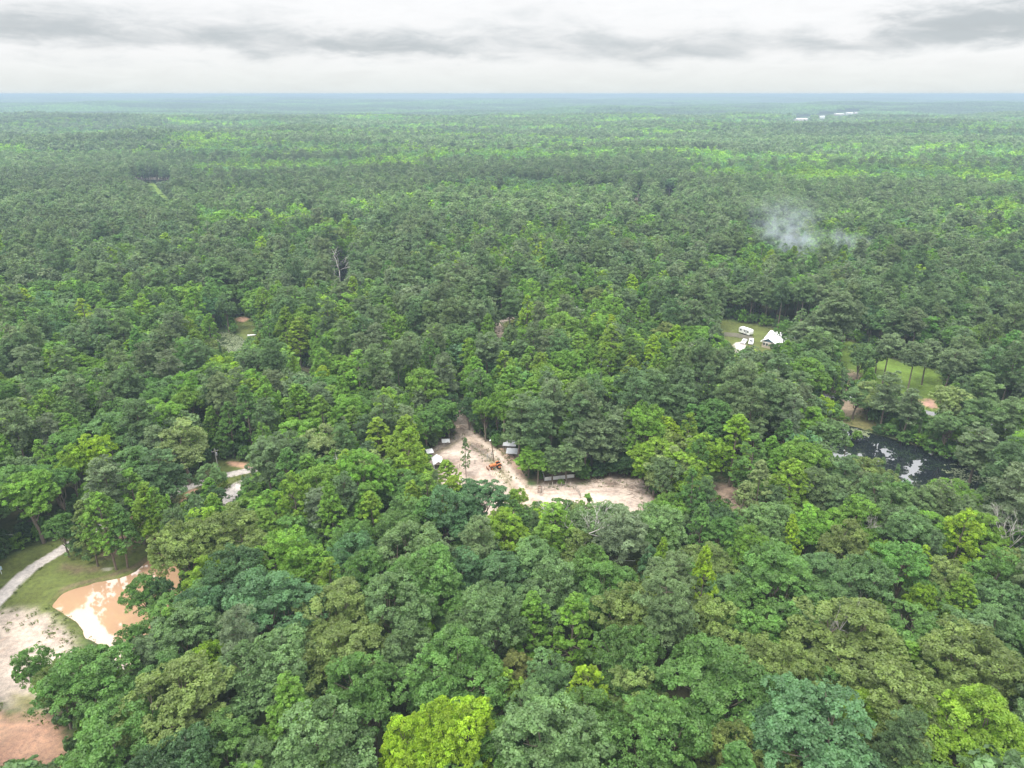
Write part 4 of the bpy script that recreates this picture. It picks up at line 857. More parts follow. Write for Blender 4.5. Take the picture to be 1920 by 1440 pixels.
def build_trees():
    individual = set(); count = {}
    order = sorted(range(len(TREES)), key=lambda i: -VIS[i] - (400 if TREES[i][9] and VIS[i] > 0 else 0))
    for i in order:
        k = TREES[i][4]
        if VIS[i] < 5 or count.get(k, 0) >= (300 if k != 'shrub' else 160): continue
        count[k] = count.get(k, 0) + 1; individual.add(i)
    rows = []
    for i in individual:
        x, y, H, R, kind, var, rot, word, tint, hand = TREES[i]
        px, py, _ = (float(q) for q in proj(x, y, H * .72))
        size = '' if kind in ('shrub', 'young_pine', 'dead_tree') else ('broad ' if R > 5.6 else 'small ' if R < 2.9 and kind != 'sweetgum_tree' else 'tall ' if H > 22 else '')
        base = size + ('' if kind == 'dead_tree' else word + ' ') + SHAPE[kind]
        pw, d = place_words(px, py); rows.append((d, i, base, pw))
    seen = {}
    for d, i, base, pw in sorted(rows):
        x, y, H, R, kind, var, rot, word, tint, hand = TREES[i]
        cm, tm, H0, R0 = HERO[kind, var]
        n = seen.get((base, pw), 0); seen[base, pw] = n + 1
        lab = ORD[min(n, 19)] + base + ' ' + pw
        t = empty(kind, (x, y, 0), rot, lab, CATEG[kind], GROUPS[kind]); t.scale = (R / R0 * random.uniform(.93, 1.08), R / R0 * random.uniform(.93, 1.08), H / H0); t.rotation_euler = (random.gauss(0, .03), random.gauss(0, .03), rot)
        o = bpy.data.objects.new('trunk', tm); col.objects.link(o); o.parent = t
        if cm:
            o = bpy.data.objects.new('crown', cm); col.objects.link(o); o.parent = t; o['tint'] = [float(q) for q in tint]
    return individual
INDIV = build_trees()

# ------------------------------------------------------------------ the forest beyond, which reads as one mass
def far_forest():
    pts, idx, scl, rot, tin = [], [], [], [], []
    def emit(x, y, z, k, s, a, t): pts.append((x, y, z)); idx.append(k); scl.append(s); rot.append(a); tin.append(t)
    for i, t in enumerate(TREES):
        if i in INDIV: continue
        x, y, H, R, kind, var, a, word, tint, hand = t; H0, R0 = HERO[kind, var][2:]
        emit(x, y, 0, PIDX[kind, 1, var], (R / R0, R / R0, H / H0), a, tint)
    r = np.random.default_rng(4)
    step = 7.2
    for (ya, yb) in ((478, 1500), (1500, 2700)):
        stp = step if ya < 1000 else 9.0
        ys = np.arange(ya, yb, stp); n = [int((2 * (q * .80 + 40)) / stp) for q in ys]
        Y = np.concatenate([np.full(m, q) for m, q in zip(n, ys)]); X = np.concatenate([(np.arange(m) - m / 2) * stp for m in n])
        X = X + r.uniform(-.5, .5, len(X)) * stp; Y = Y + r.uniform(-.5, .5, len(Y)) * stp
        Z = terrain(X, Y); px, py, _ = proj(X, Y, Z + 18)
        bad = hits_clear(X, Y, np.full(len(X), 20.0), np.full(len(X), 4.0), .3)
        ys_ = float(at_land(283, 337)[1]); bad &= ~((Y > ys_ + 3) & (np.abs(px - 283) < 70) & (py > 290) & (py < 345))
        low = bad & ~hits_clear(X, Y, np.full(len(X), 5.0), np.full(len(X), 2.5), .3); kp = ~bad | low
        X, Y, Z, px, py, low = (q[kp] for q in (X, Y, Z, px, py, low)); N = len(X)
        n1 = fbm(X / 170, Y / 110, 31); n2 = fbm(X / 70, Y / 60, 33); u = r.random(N); v = r.random(N)
        pineish = sstep(n1, .47, .58) * .68 + .04
        pineish = np.where((px < 360) & (py < 440) & (py > 290), .93, pineish)
        bright = np.clip((n2 - .28) * 2.0 + (v - .5) * .8, 0, 1)
        sunlit = (px > 1290) & (py > 285) & (py < 335); bright = np.where(sunlit & (u > .25), np.clip(bright + .10, 0, 1), bright); pineish = np.where(sunlit, pineish * .35, pineish)  # sunlit band put into the crown colours: brighter tints, fewer pines
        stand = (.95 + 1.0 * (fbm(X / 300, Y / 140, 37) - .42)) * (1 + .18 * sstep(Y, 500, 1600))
        keys = [BG, GG, M_, M_, B_, B_, Y_]
        lod = np.where(Y < 1000, 1, 2)
        for j in range(N):
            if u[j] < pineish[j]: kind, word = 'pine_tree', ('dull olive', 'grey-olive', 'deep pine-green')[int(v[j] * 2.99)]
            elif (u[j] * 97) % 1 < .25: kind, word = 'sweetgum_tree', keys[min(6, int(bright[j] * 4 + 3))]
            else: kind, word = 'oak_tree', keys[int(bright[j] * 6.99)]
            var = int(r.integers(len(KINDS[kind]))); h0, h1, r0, r1 = HR[kind]
            H = r.uniform(h0, h1); R = r.uniform(r0, r1) * (1.0 if stp < 8 else 1.2); H, R = (H * .26, R * .6) if low[j] else (H, R); H0, R0 = HERO[kind, var][2:]
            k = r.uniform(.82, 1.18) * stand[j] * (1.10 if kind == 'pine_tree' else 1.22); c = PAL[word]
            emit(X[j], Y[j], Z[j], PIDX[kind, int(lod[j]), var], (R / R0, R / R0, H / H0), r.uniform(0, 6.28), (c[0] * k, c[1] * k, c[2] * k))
    for (ya, yb, stp) in ((2680, 5200, 58.), (5200, 9000, 110.), (9000, 19000, 200.)):
        ys = np.arange(ya, yb, stp * .8); n = [int((2 * (q * .80 + 100)) / stp) for q in ys]
        Y = np.concatenate([np.full(m, q) for m, q in zip(n, ys)]); X = np.concatenate([(np.arange(m) - m / 2) * stp for m in n])
        X = X + r.uniform(-.4, .4, len(X)) * stp; Y = Y + r.uniform(-.4, .4, len(Y)) * stp; Z = terrain(X, Y)
        bad = hits_clear(X, Y, np.full(len(X), 20.0), np.full(len(X), stp * .5), .0)
        n1 = fbm(X / 500, Y / 260, 51); v = r.random(len(X))
        for j in range(len(X)):
            if bad[j]: continue
            q = min(max((n1[j] - .5) * 3.2 + .45 + (v[j] - .5) * .4, 0), 1)
            c = np.array(PAL['deep pine-green']) * .7 * (1 - q) + np.array(PAL['mid-green']) * 1.25 * q
            emit(X[j], Y[j], Z[j], PIDX['grove', 2, int(r.integers(4))], (stp / 58 * 1.05, stp / 58 * 1.05, 1.0), r.uniform(0, 6.28), tuple(c * r.uniform(1.1, 1.5)))
    P = np.array(pts); n = len(P)
    me = bpy.data.meshes.new('forest'); me.vertices.add(n); me.vertices.foreach_set('co', P.astype(np.float32).ravel())
    R3 = np.zeros((n, 3)); R3[:, 2] = rot
    for nm, typ, fld, arr in (('pick', 'INT', 'value', np.array(idx, np.int32)), ('scl', 'FLOAT_VECTOR', 'vector', np.array(scl, np.float32)), ('rot', 'FLOAT_VECTOR', 'vector', R3.astype(np.float32)), ('tint', 'FLOAT_VECTOR', 'vector', np.array(tin, np.float32))):
        a = me.attributes.new(nm, typ, 'POINT'); a.data.foreach_set(fld, arr.ravel())
    o = bpy.data.objects.new('forest', me); col.objects.link(o)
    tag(o, 'unbroken mixed green forest stretching to the hazy horizon', 'forest', kind='stuff')
    ng = bpy.data.node_groups.new('forest', 'GeometryNodeTree')
    ng.interface.new_socket('Geometry', in_out='INPUT', socket_type='NodeSocketGeometry'); ng.interface.new_socket('Geometry', in_out='OUTPUT', socket_type='NodeSocketGeometry')
    nd, lk = ng.nodes, ng.links
    gi, go = nd.new('NodeGroupInput'), nd.new('NodeGroupOutput')
    ci = nd.new('GeometryNodeCollectionInfo'); ci.inputs[0].default_value = protos; ci.inputs['Separate Children'].default_value = True; ci.inputs['Reset Children'].default_value = True
    ip = nd.new('GeometryNodeInstanceOnPoints'); ip.inputs['Pick Instance'].default_value = True
    def named(nm, t):
        q = nd.new('GeometryNodeInputNamedAttribute'); q.data_type = t; q.inputs[0].default_value = nm; return q.outputs[0]
    lk.new(gi.outputs[0], ip.inputs['Points']); lk.new(ci.outputs[0], ip.inputs['Instance'])
    lk.new(named('pick', 'INT'), ip.inputs['Instance Index']); lk.new(named('scl', 'FLOAT_VECTOR'), ip.inputs['Scale'])
    er = nd.new('FunctionNodeEulerToRotation'); lk.new(named('rot', 'FLOAT_VECTOR'), er.inputs[0]); lk.new(er.outputs[0], ip.inputs['Rotation'])
    lk.new(ip.outputs[0], go.inputs[0])
    md = o.modifiers.new('forest', 'NODES'); md.node_group = ng
    print('forest instances', n, 'individual trees', len(INDIV), {k: sum(1 for i in INDIV if TREES[i][4] == k) for k in KINDS}, 'near total', len(TREES))
far_forest()
# ------------------------------------------------------------------ buildings, fences, vehicles
WHITE = simple('white_metal', (.80, .80, .79), .45, .4, var=.06); GREYMETAL = simple('grey_metal', (.42, .43, .45), .5, .4, var=.15, scale=1.2); WOOD = simple('grey_wood', (.30, .27, .235), .9, .1, var=.3, scale=4)
FRESHWOOD = simple('pale_wood', (.55, .47, .36), .85, .15, var=.2, scale=4); BLACK = simple('black_rubber', (.02, .02, .02), .8, .2); GLASS = simple('dark_glass', (.03, .035, .04), .08, .6, var=.02)
ORANGE = simple('orange_paint', (.50, .17, .06), .6, .35, var=.25, scale=2); RUST = simple('rusty_metal', (.20, .10, .06), .85, .2, var=.35, scale=4); BLUE = simple('blue_siding', (.10, .17, .25), .7, .25); BRICK = simple('tan_wall', (.45, .38, .31), .85, .15)
WPAINT = simple('white_car_paint', (.78, .78, .78), .25, .5, var=.02); GREYROOF = simple('blue_grey_roof', (.36, .40, .45), .6, .3); STONE = simple('grey_stone', (.22, .21, .20), .9, .15, var=.35, scale=1.5, bump=.4); LAMP = simple('white_plastic', (.75, .76, .78), .5, .3)
def seat(px, py): p = at(px, py); return Vector((p[0], p[1], 0.0))
def heading(a, b): d = seat(*b) - seat(*a); return math.atan2(d.y, d.x)
def gable_roof(parent, L, W, z, rise, over, mat, th=.12, name='roof'):
    """ridge along x"""
    a = W / 2 + over; s = rise / (W / 2)
    z0 = z - over * s
    prof = [(-a, z0), (0, z + rise), (a, z0), (a, z0 + th), (0, z + rise + th), (-a, z0 + th)]
    return MB().prism(prof, -L / 2 - over, L / 2 + over, 0).build(name, mat, parent)
def roof_seams(roof, L, W, z, rise, over, n, mat, th=.12):
    a = W / 2 + over; s = rise / (W / 2); z0 = z - over * s + th
    for k in range(n):
        x = -L / 2 - over + (k + .5) * (L + 2 * over) / n
        for sg in (-1, 1): MB().tube([(x, sg * a, z0 + .01), (x, 0, z + rise + th + .01)], .025, 4).build('seam', mat, roof)
def window(parent, M, w_, h_, frame=WHITE):
    f = MB().box(-w_ / 2, w_ / 2, -.05, .05, 0, h_).xf(M).build('window', frame, parent)
    MB().box(-w_ / 2 + .08, w_ / 2 - .08, -.07, .07, .08, h_ - .08).xf(M).build('pane', GLASS, f)
def white_shed():
    o = empty('shed', seat(821, 876), heading((822, 880), (816, 858)), 'white gable-roofed shed with an open dark front in the horse pen', 'shed')
    MB().box(-1.9, 2.0, -1.22, -1.14, 0, 1.95).build('wall', WHITE, o); MB().box(-1.9, 2.0, 1.14, 1.22, 0, 1.95).build('wall', WHITE, o)
    MB().prism([(-1.14, 0), (1.14, 0), (1.14, 1.95), (0, 2.75), (-1.14, 1.95)], 1.92, 2.0, 0).build('wall', WHITE, o)
    MB().prism([(-1.14, 1.7), (1.14, 1.7), (1.14, 1.95), (0, 2.75), (-1.14, 1.95)], -1.9, -1.82, 0).build('gable', simple('dark_board', (.30, .25, .21), .8, .2), o)  # front gable board, browner and darker than the walls
    MB().box(-1.8, 1.9, -1.13, 1.13, .05, .14).build('floor', WOOD, o)
    roof_seams(gable_roof(o, 3.9, 2.44, 1.98, .82, .22, WHITE), 3.9, 2.44, 1.98, .82, .22, 6, GREYMETAL)
    for sg in (-1, 1):
        for x in (-3.6, -2.2): MB().box(x - .05, x + .05, sg * 1.4 - .05, sg * 1.4 + .05, 0, 1.1).build('post', FRESHWOOD, o)
        MB().box(-4.4, -1.95, sg * 1.4 - .03, sg * 1.4 + .03, .95, 1.08).build('rail', FRESHWOOD, o)
white_shed()
def shelter(loc, rz, L, W, h, mat, label, cat='shelter', slope=.35, name='lean_to_shed', boards=True):
    o = empty(name, loc, rz, label, cat)
    for x in (-L / 2 + .1, L / 2 - .1):
        for y, hh in ((-W / 2 + .1, h - slope / 2), (W / 2 - .1, h + slope / 2)): MB().box(x - .06, x + .06, y - .06, y + .06, 0, hh).build('post', WOOD, o)
    if boards: MB().box(-L / 2 + .17, L / 2 - .17, W / 2 - .14, W / 2 - .08, 0, h).build('back_wall', WOOD, o)
    rf = MB().prism([(-W / 2 - .25, h - slope / 2), (W / 2 + .25, h + slope / 2), (W / 2 + .25, h + slope / 2 + .07), (-W / 2 - .25, h - slope / 2 + .07)], -L / 2 - .2, L / 2 + .2, 0).build('roof', mat, o)
    for k in range(6):
        x = -L / 2 + (k + .5) * L / 6; MB().tube([(x, -W / 2 - .25, h - slope / 2 + .08), (x, W / 2 + .25, h + slope / 2 + .08)], .03, 4).build('seam', mat, rf)
    return o
shelter(seat(956, 845), math.radians(-8), 3.4, 2.6, 2.4, GREYMETAL, 'higher grey metal-roofed lean-to beside the dirt road')
shelter(seat(960, 857), math.radians(-6), 2.8, 2.2, 1.9, GREYMETAL, 'lower grey metal-roofed lean-to beside the dirt road')
shelter(seat(836, 833), math.radians(6), 1.9, 1.2, 1.1, WHITE, 'small white-roofed feed shelter at the back of the horse pen', boards=False)
shelter(seat(806, 856), math.radians(20), 1.6, 1.5, 1.7, WHITE, 'small white canopy at the corner of the horse pen', boards=False)

def fence(pts, spacing, h, rails, label, mat=WOOD, post=.08, cat='fence', name='rail_fence'):
    P = smooth_line(np.array([at(a, b)[:2] for a, b in pts]), 1)
    seg = np.linalg.norm(np.diff(P, axis=0), axis=1); cum = np.concatenate([[0], np.cumsum(seg)]); n = max(2, int(round(cum[-1] / spacing)) + 1)
    t = np.linspace(0, cum[-1], n); Q = np.stack([np.interp(t, cum, P[:, 0]), np.interp(t, cum, P[:, 1])], 1)
    o = empty(name, (Q[0][0], Q[0][1], 0), 0, label, cat); r = random.Random(n * 7)
    Q = Q - Q[0]
    for q in Q:
        hh = h * r.uniform(.92, 1.12); MB().box(q[0] - post, q[0] + post, q[1] - post, q[1] + post, -.2, hh).build('post', mat, o)
    for z in rails:
        for a, b in zip(Q[:-1], Q[1:]): MB().tube([(a[0], a[1], z + r.uniform(-.04, .04)), (b[0], b[1], z + r.uniform(-.04, .04))], .045, 4).build('rail', mat, o)
    return o
fence([(884, 838), (905, 852), (922, 863)], 2.2, 1.3, (.55, 1.0), 'rail fence between the horse pen and dirt road, above the tractor')
fence([(931, 868), (942, 884), (952, 900), (962, 920)], 2.2, 1.3, (.55, 1.0), 'rail fence beside the dirt road, below the tractor', FRESHWOOD)
fence([(862, 877), (890, 870), (918, 863)], 2.6, 1.2, (.6, 1.0), 'low fence crossing the middle of the horse pen')
fence([(800, 858), (824, 843), (850, 830), (868, 822)], 2.6, 1.3, (.6, 1.05), 'rail fence along the back of the horse pen')
fence([(1014, 930), (1013, 921), (1030, 915), (1056, 912), (1074, 915), (1084, 924), (1088, 934)], 1.15, 1.5, (.8,), 'curved fence of close thin posts in the sandy arena', WOOD, .075)
o = empty('gate', seat(1012, 924), .2, 'dark wooden gate at the end of the arena fence', 'gate')
for x in (-.5, .5): MB().box(x - .08, x + .08, -.08, .08, 0, 2.1).build('post', WOOD, o)
for z in (.3, .8, 1.3, 1.8): MB().box(-.42, .42, -.03, .03, z - .12, z + .12).build('board', RUST, o)
o = empty('gate', seat(918, 861), .9, 'open tubular gate frame beside the leaning light pole', 'gate')
for x in (-1.1, 1.1): MB().tube([(x, 0, 0), (x, 0, 1.9)], .06, 6).build('post', GREYMETAL, o)
for z in (.5, .95, 1.4, 1.85): MB().tube([(-1.1, 0, z), (1.1, 0, z)], .04, 5).build('bar', GREYMETAL, o)
def panel_fence(pts, h, label):
    P = [seat(*p) for p in pts]; o = empty('panel_fence', P[0], 0, label, 'fence')
    for a, b in zip(P[:-1], P[1:]):
        d = b - a; n = max(1, int(round(d.length / 2.0))); an = math.atan2(d.y, d.x)
        for k in range(n):
            c = a + d * ((k + .5) / n) - P[0]; M = Matrix.Translation(c) @ Matrix.Rotation(an, 4, 'Z'); L = d.length / n
            MB().box(-L / 2 + .04, L / 2 - .04, -.03, .03, .1 + .04 * (k % 2), h).xf(M).build('panel', WHITE, o)
            MB().box(-L / 2 - .05, -L / 2 + .035, -.05, .05, 0, h + .1).xf(M).build('post', GREYMETAL, o)
panel_fence([(1016, 884), (1021, 902), (1050, 899), (1077, 896)], 1.15, 'low white panel fence in front of the pines by the arena')
panel_fence([(1028, 866), (1038, 872), (1043, 884)], .9, 'short pale panel fence under the pines behind the white one')
def tractor():
    o = empty('tractor', seat(929, 878), math.radians(200), 'orange tractor standing by the pen fence', 'tractor')
    MB().prism([(-.2, .75), (1.55, .7), (1.6, 1.25), (1.3, 1.4), (-.2, 1.45)], -.38, .38, 1).build('hood', ORANGE, o, .04)
    MB().box(-1.3, -.2, -.45, .45, .7, 1.05).build('chassis', RUST, o); MB().prism([(-1.05, 1.1), (-.55, 1.1), (-.6, 1.2), (-.95, 1.25), (-1.1, 1.75), (-1.2, 1.7)], -.28, .28, 1).build('seat', BLACK, o)
    for s in (-1, 1):
        for x, r_, w_ in ((-.85, .78, .36), (1.2, .45, .24)):
            wl = MB().tube([(x, s * (.62 if r_ > .6 else .55), r_), (x, s * ((.62 if r_ > .6 else .55) + w_), r_)], r_, 14).build('wheel', BLACK, o); MB().tube([(x, s * (.66 + w_), r_), (x, s * (.67 + w_), r_)], r_ * .5, 10).build('rim', ORANGE, wl)
        MB().prism([(-1.5, 1.35), (-1.3, 1.66), (-.5, 1.66), (-.25, 1.35), (-.3, 1.3), (-.55, 1.6), (-1.25, 1.6), (-1.45, 1.3)], *((.58, .98) if s > 0 else (-.98, -.58)), 1).build('fender', ORANGE, o)
        MB().tube([(-1.15, s * .5, 1.0), (-1.15, s * .5, 2.5)], .04, 5).build('roll_bar', BLACK, o)
    MB().box(-1.2, -1.1, -.54, .54, 2.5, 2.6).build('roll_bar', BLACK, o)
    MB().tube([(-.1, 0, 1.4), (-.4, 0, 1.75)], .03, 5).build('steering_column', BLACK, o); MB().tube([(1.0, .15, 1.35), (1.0, .15, 2.0)], .04, 6).build('exhaust', RUST, o)
    MB().prism([(1.95, .2), (2.4, .15), (2.45, .75), (2.3, .75), (2.05, .35)], -.8, .8, 1).build('bucket', RUST, o)
    for s in (-1, 1): MB().tube([(.2, s * .5, 1.3), (1.4, s * .5, 1.25), (2.1, s * .5, .5)], .06, 5).build('loader_arm', ORANGE, o)
tractor()
def pallet(px, py, rz, label):
    o = empty('pallet', seat(px, py), rz, label, 'pallet', 'wooden frames on the pen floor')
    for y in (-.9, 0, .9): MB().box(-1.3, 1.3, y - .06, y + .06, 0, .1).build('runner', FRESHWOOD, o)
    for k in range(6): x = -1.2 + k * .48; MB().box(x - .08, x + .08, -1.0, 1.0, .1, .14).build('slat', FRESHWOOD, o)
pallet(930, 889, .2, 'pale wooden frame lying just below the tractor'); pallet(940, 896, .15, 'pale wooden frame lying farther below the tractor, beside the fence')
def light_pole():
    b = seat(926, 865); o = empty('light_pole', b, 0, 'tall slightly leaning wooden pole with white lamp in the horse pen', 'pole')
    MB().tube([(0, 0, -.3), (-.25, 0, 3.0), (-.75, 0, 6.6)], [.15, .13, .10], 8).build('pole', simple('dark_wood', (.14, .105, .08), .9, .1), o); MB().tube([(-.75, 0, 6.5), (-.9, -.35, 6.75)], [.05, .05], 5).build('lamp_arm', GREYMETAL, o)
    MB().tube([(-.85, -.25, 6.85), (-.95, -.45, 6.72), (-1.0, -.55, 6.62)], [.12, .2, .22], 8).build('lamp', LAMP, o)
light_pole()
def utility_pole(px, py, H, label):
    o = empty('utility_pole', seat(px, py), .7, label, 'utility pole')
    MB().tube([(0, 0, -.4), (0, 0, H)], [.15, .1], 8).build('pole', PALEBARK, o); MB().box(-.9, .9, -.06, .06, H - .75, H - .6).build('crossarm', WOOD, o)
    for x in (-.8, .8): MB().tube([(x, 0, H - .6), (x, 0, H - .4)], .05, 6).build('insulator', GREYMETAL, o)
    MB().tube([(.28, 0, H - 2.0), (.28, 0, H - 1.2)], .2, 10).build('transformer', GREYMETAL, o)
utility_pole(410, 886, 7.2, 'thin pale utility pole on the grass beside the concrete path')
o = empty('marker_post', seat(3, 1076), .4, 'white and pale blue marker post beside the path at the left edge', 'post')
MB().tube([(0, 0, -.1), (0, 0, 1.6)], .07, 6).build('post', LAMP, o); MB().box(-.35, .35, -.04, .04, 1.0, 1.9).build('board', simple('pale_blue', (.42, .58, .68), .6, .3), o)
def brush(px, py, seed, label, n=34, s=1.0):
    r = random.Random(seed); mb = MB()
    for k in range(n):
        a = r.uniform(0, 6.28); q = r.uniform(0, 2.2) * s; L = r.uniform(.8, 2.6) * s; c = Vector((q * math.cos(a), q * math.sin(a), r.uniform(.05, .7) * max(.1, 1 - q / 2.6))); d = Vector((r.uniform(-1, 1), r.uniform(-1, 1), r.uniform(-.12, .3))).normalized() * L / 2
        mb.tube([c - d, c + Vector((r.uniform(-.1, .1), r.uniform(-.1, .1), .08)), c + d], [.05, .04, .015], 4)
    o = mb.build('brush_pile', simple('dead_branch', (.27, .215, .175), .95, .05, var=.4)); o.location = seat(px, py); tag(o, label, 'brush pile', 'cleared brush round the yard', 'stuff')
brush(1152, 906, 1, 'heap of pale cut branches on the far side of the arena'); brush(1185, 914, 2, 'scattered dead branches at the right end of the arena', 40, 1.5); brush(1118, 905, 3, 'low brown brush along the pine edge of the arena', 30, 1.3); brush(1195, 925, 7, 'loose twigs beside the large pale tree at the arena', 26, 1.2)
brush(866, 804, 4, 'pale cut branches lying on the narrow end of the dirt road', 26, .9); brush(893, 838, 5, 'dark brush heaped along the dirt road above the fence', 40, .9); brush(906, 846, 6, 'second dark brush heap beside the dirt road, above the gate', 40, .8); brush(1372, 935, 8, 'dead branches on bare ground among the trees right of arena', 30, 1.3)

def car(loc, rz, paint, label, cat='car', L=4.6, W=1.84, Ht=1.72, suv=True, name='parked_car'):
    o = empty(name, loc, rz, label, cat); h = L / 2
    MB().prism([(-h, .42), (-h + .06, .98), (-h + .2, 1.02), (h - 1.25, 1.02), (h - .15, .86), (h, .62), (h - .02, .36), (-h + .1, .32)], -W / 2, W / 2, 1).build('body', paint, o, .05)
    bk = -h + (.12 if suv else .75)
    cab = [(bk, 1.02), (bk + .28, Ht - .08), (bk + .5, Ht), (h - 2.15, Ht), (h - 1.95, Ht - .05), (h - 1.28, 1.02)]
    MB().prism(cab, -W / 2 + .12, W / 2 - .12, 1).build('cabin', paint, o, .03)
    for s in (-1, 1):
        y0, y1 = sorted((s * (W / 2 - .12), s * (W / 2 - .09)))
        for a, b in ((bk + .35, -.1), (0.0, h - 2.0)): MB().prism([(a, 1.08), (b + (.42 if b > 0 else 0), 1.08), (b, Ht - .14), (a + .1, Ht - .14)], y0, y1, 1).build('side_window', GLASS, o)
        for x in (-h + .85, h - .85):
            y0, y1 = sorted((s * (W / 2 - .2), s * (W / 2 + .02))); wl = MB().tube([(x, y0, .34), (x, y1, .34)], .34, 14).build('wheel', BLACK, o)
            MB().tube([(x, s * (W / 2 + .02), .34), (x, s * (W / 2 + .035), .34)], .2, 10).build('rim', GREYMETAL, wl)
        MB().box(h - .16, h - .02, s * .72 - .14, s * .72 + .14, .66, .80).build('headlight', LAMP, o); MB().box(-h - .01, -h + .08, s * .76 - .09, s * .76 + .09, .70, .92).build('tail_light', simple('red_lens', (.35, .02, .02), .3, .5), o)
    def pane(x0, z0, x1, z1, nm): MB().add([(x0, -W / 2 + .22, z0), (x0, W / 2 - .22, z0), (x1, W / 2 - .28, z1), (x1, -W / 2 + .28, z1)], [(0, 1, 2, 3)]).build(nm, GLASS, o)
    pane(h - 1.30, 1.09, h - 1.90, Ht - .10, 'windscreen'); pane(bk + .02, 1.14, bk + .25, Ht - .13, 'rear_window')
    return o
car(seat(1192, 605), math.radians(-22), WPAINT, 'white SUV parked side-on in a gap between bright trees', 'suv', 4.9, 1.9, 1.8)
car(seat(1395, 643), math.radians(-120), WPAINT, 'white car parked on the yard farther from the house', 'car', 4.4, 1.8, 1.5, False)
car(seat(1408, 644), math.radians(-112), WPAINT, 'white car parked on the yard closer to the house', 'car', 4.7, 1.85, 1.75, True)
car(seat(1088, 584), math.radians(15), WPAINT, 'white van glimpsed between trees below a small bright lawn', 'van', 5.2, 2.0, 2.3, True, 'parked_van')
def camper():
    o = empty('camper_trailer', seat(1398, 627), heading((1386, 622), (1410, 630)), 'long white camper trailer on the lawn behind the wooden fence', 'camper')
    MB().prism([(-2.9, .55), (-3.0, 2.4), (-2.7, 2.75), (2.6, 2.75), (3.0, 2.2), (3.0, 1.0), (2.7, .55)], -1.15, 1.15, 1).build('body', WHITE, o, .06)
    for s in (-1, 1):
        for x in (-1.9, .2, 1.8): y0, y1 = sorted((s * 1.15, s * 1.18)); MB().box(x - .4, x + .4, y0, y1, 1.5, 2.1).build('window', GLASS, o)
        for x in (-.5, .35): y0, y1 = sorted((s * .95, s * 1.2)); MB().tube([(x, y0, .36), (x, y1, .36)], .36, 12).build('wheel', BLACK, o)
    MB().box(.75, 1.3, -1.19, -1.155, .65, 2.4).build('door', GREYMETAL, o); MB().tube([(2.9, -.5, .5), (4.0, 0, .5), (2.9, .5, .5)], .05, 5).build('tow_bar', BLACK, o); MB().box(-.5, .2, -.3, .3, 2.76, 2.95).build('roof_vent', LAMP, o)
camper()
def house():
    o = empty('house', seat(1452, 652), heading((1436, 660), (1480, 668)) - .16, 'white metal-roofed house with a blue front gable beside the pines', 'house')
    MB().box(-4.6, 8.0, 1.0, 11.0, 0, 2.7).build('wall', BRICK, o)
    # main roof, ridge along x
    m = empty('tmp', (0, 0, 0)); bpy.data.objects.remove(m)
    rf = MB().prism([(.4, 2.55), (6.0, 4.75), (11.6, 2.55), (11.6, 2.67), (6.0, 4.88), (.4, 2.67)], -5.0, 8.4, 0).build('roof', WHITE, o)
    for k in range(14):
        x = -4.6 + k * .97
        MB().tube([(x, .4, 2.69), (x, 6.0, 4.90)], .03, 4).build('seam', GREYMETAL, rf)
    MB().box(2.6, 3.3, 4.6, 5.3, 3.9, 5.6).build('chimney', STONE, rf)
    # front wing, ridge along y
    MB().box(-4.3, 1.0, -2.6, .98, 0, 2.7).build('wall', BRICK, o)
    MB().prism([(-4.3, 2.72), (1.0, 2.72), (-1.65, 4.15)], -2.64, -2.50, 1).build('gable', BLUE, o)
    w2 = MB().prism([(-4.75, 2.50), (-1.65, 4.18), (1.45, 2.50), (1.45, 2.64), (-1.65, 4.32), (-4.75, 2.64)], -3.2, 4.9, 1).build('roof', WHITE, o)
    for k in range(7):
        y = -2.9 + k * 1.1
        MB().tube([(-4.7, y, 2.68), (-1.65, y, 4.33)], .03, 4).build('seam', GREYMETAL, w2)
    MB().box(-4.75, 1.45, -3.3, -3.2, 2.40, 2.54).build('fascia', WHITE, o)
    for x in (-3.4, -2.2): window(o, Matrix.Translation((x, -2.62, 1.0)), .9, 1.2)
    d = MB().box(-.4, .5, -2.68, -2.6, .1, 2.15).build('door', FRESHWOOD, o); MB().box(.32, .40, -2.74, -2.685, 1.0, 1.1).build('handle', GREYMETAL, d)
    for x in (2.4, 4.6, 6.6): window(o, Matrix.Translation((x, .98, 1.0)), 1.0, 1.2)
    for y in (2.5, 5.5, 8.5): window(o, Matrix.Translation((-4.62, y, 1.0)) @ Matrix.Rotation(math.pi / 2, 4, 'Z'), 1.0, 1.2)
    for x in (1.6, 4.5, 7.6): MB().box(x - .07, x + .07, .45, .59, 0, 2.6).build('porch_post', WHITE, o)
house()
def board_fence():
    P = [seat(1357, 630), seat(1380, 632), seat(1411, 639)]; o = empty('board_fence', P[0], 0, 'grey wooden board fence between the camper and the parked cars', 'fence'); r = random.Random(3)
    for a, b in zip(P[:-1], P[1:]):
        d = b - a; n = int(d.length / .32); an = math.atan2(d.y, d.x)
        for k in range(n):
            M = Matrix.Translation(a - P[0] + d * ((k + .5) / n)) @ Matrix.Rotation(an, 4, 'Z'); MB().box(-.14, .14, -.02, .02, .05, 1.75 + r.uniform(-.06, .06)).xf(M).build('board', WOOD, o)
        for z in (.4, 1.4):
            M = Matrix.Translation(a - P[0] + d * .5) @ Matrix.Rotation(an, 4, 'Z'); MB().box(-d.length / 2, d.length / 2, .025, .08, z - .05, z + .05).xf(M).build('rail', WOOD, o)
board_fence()
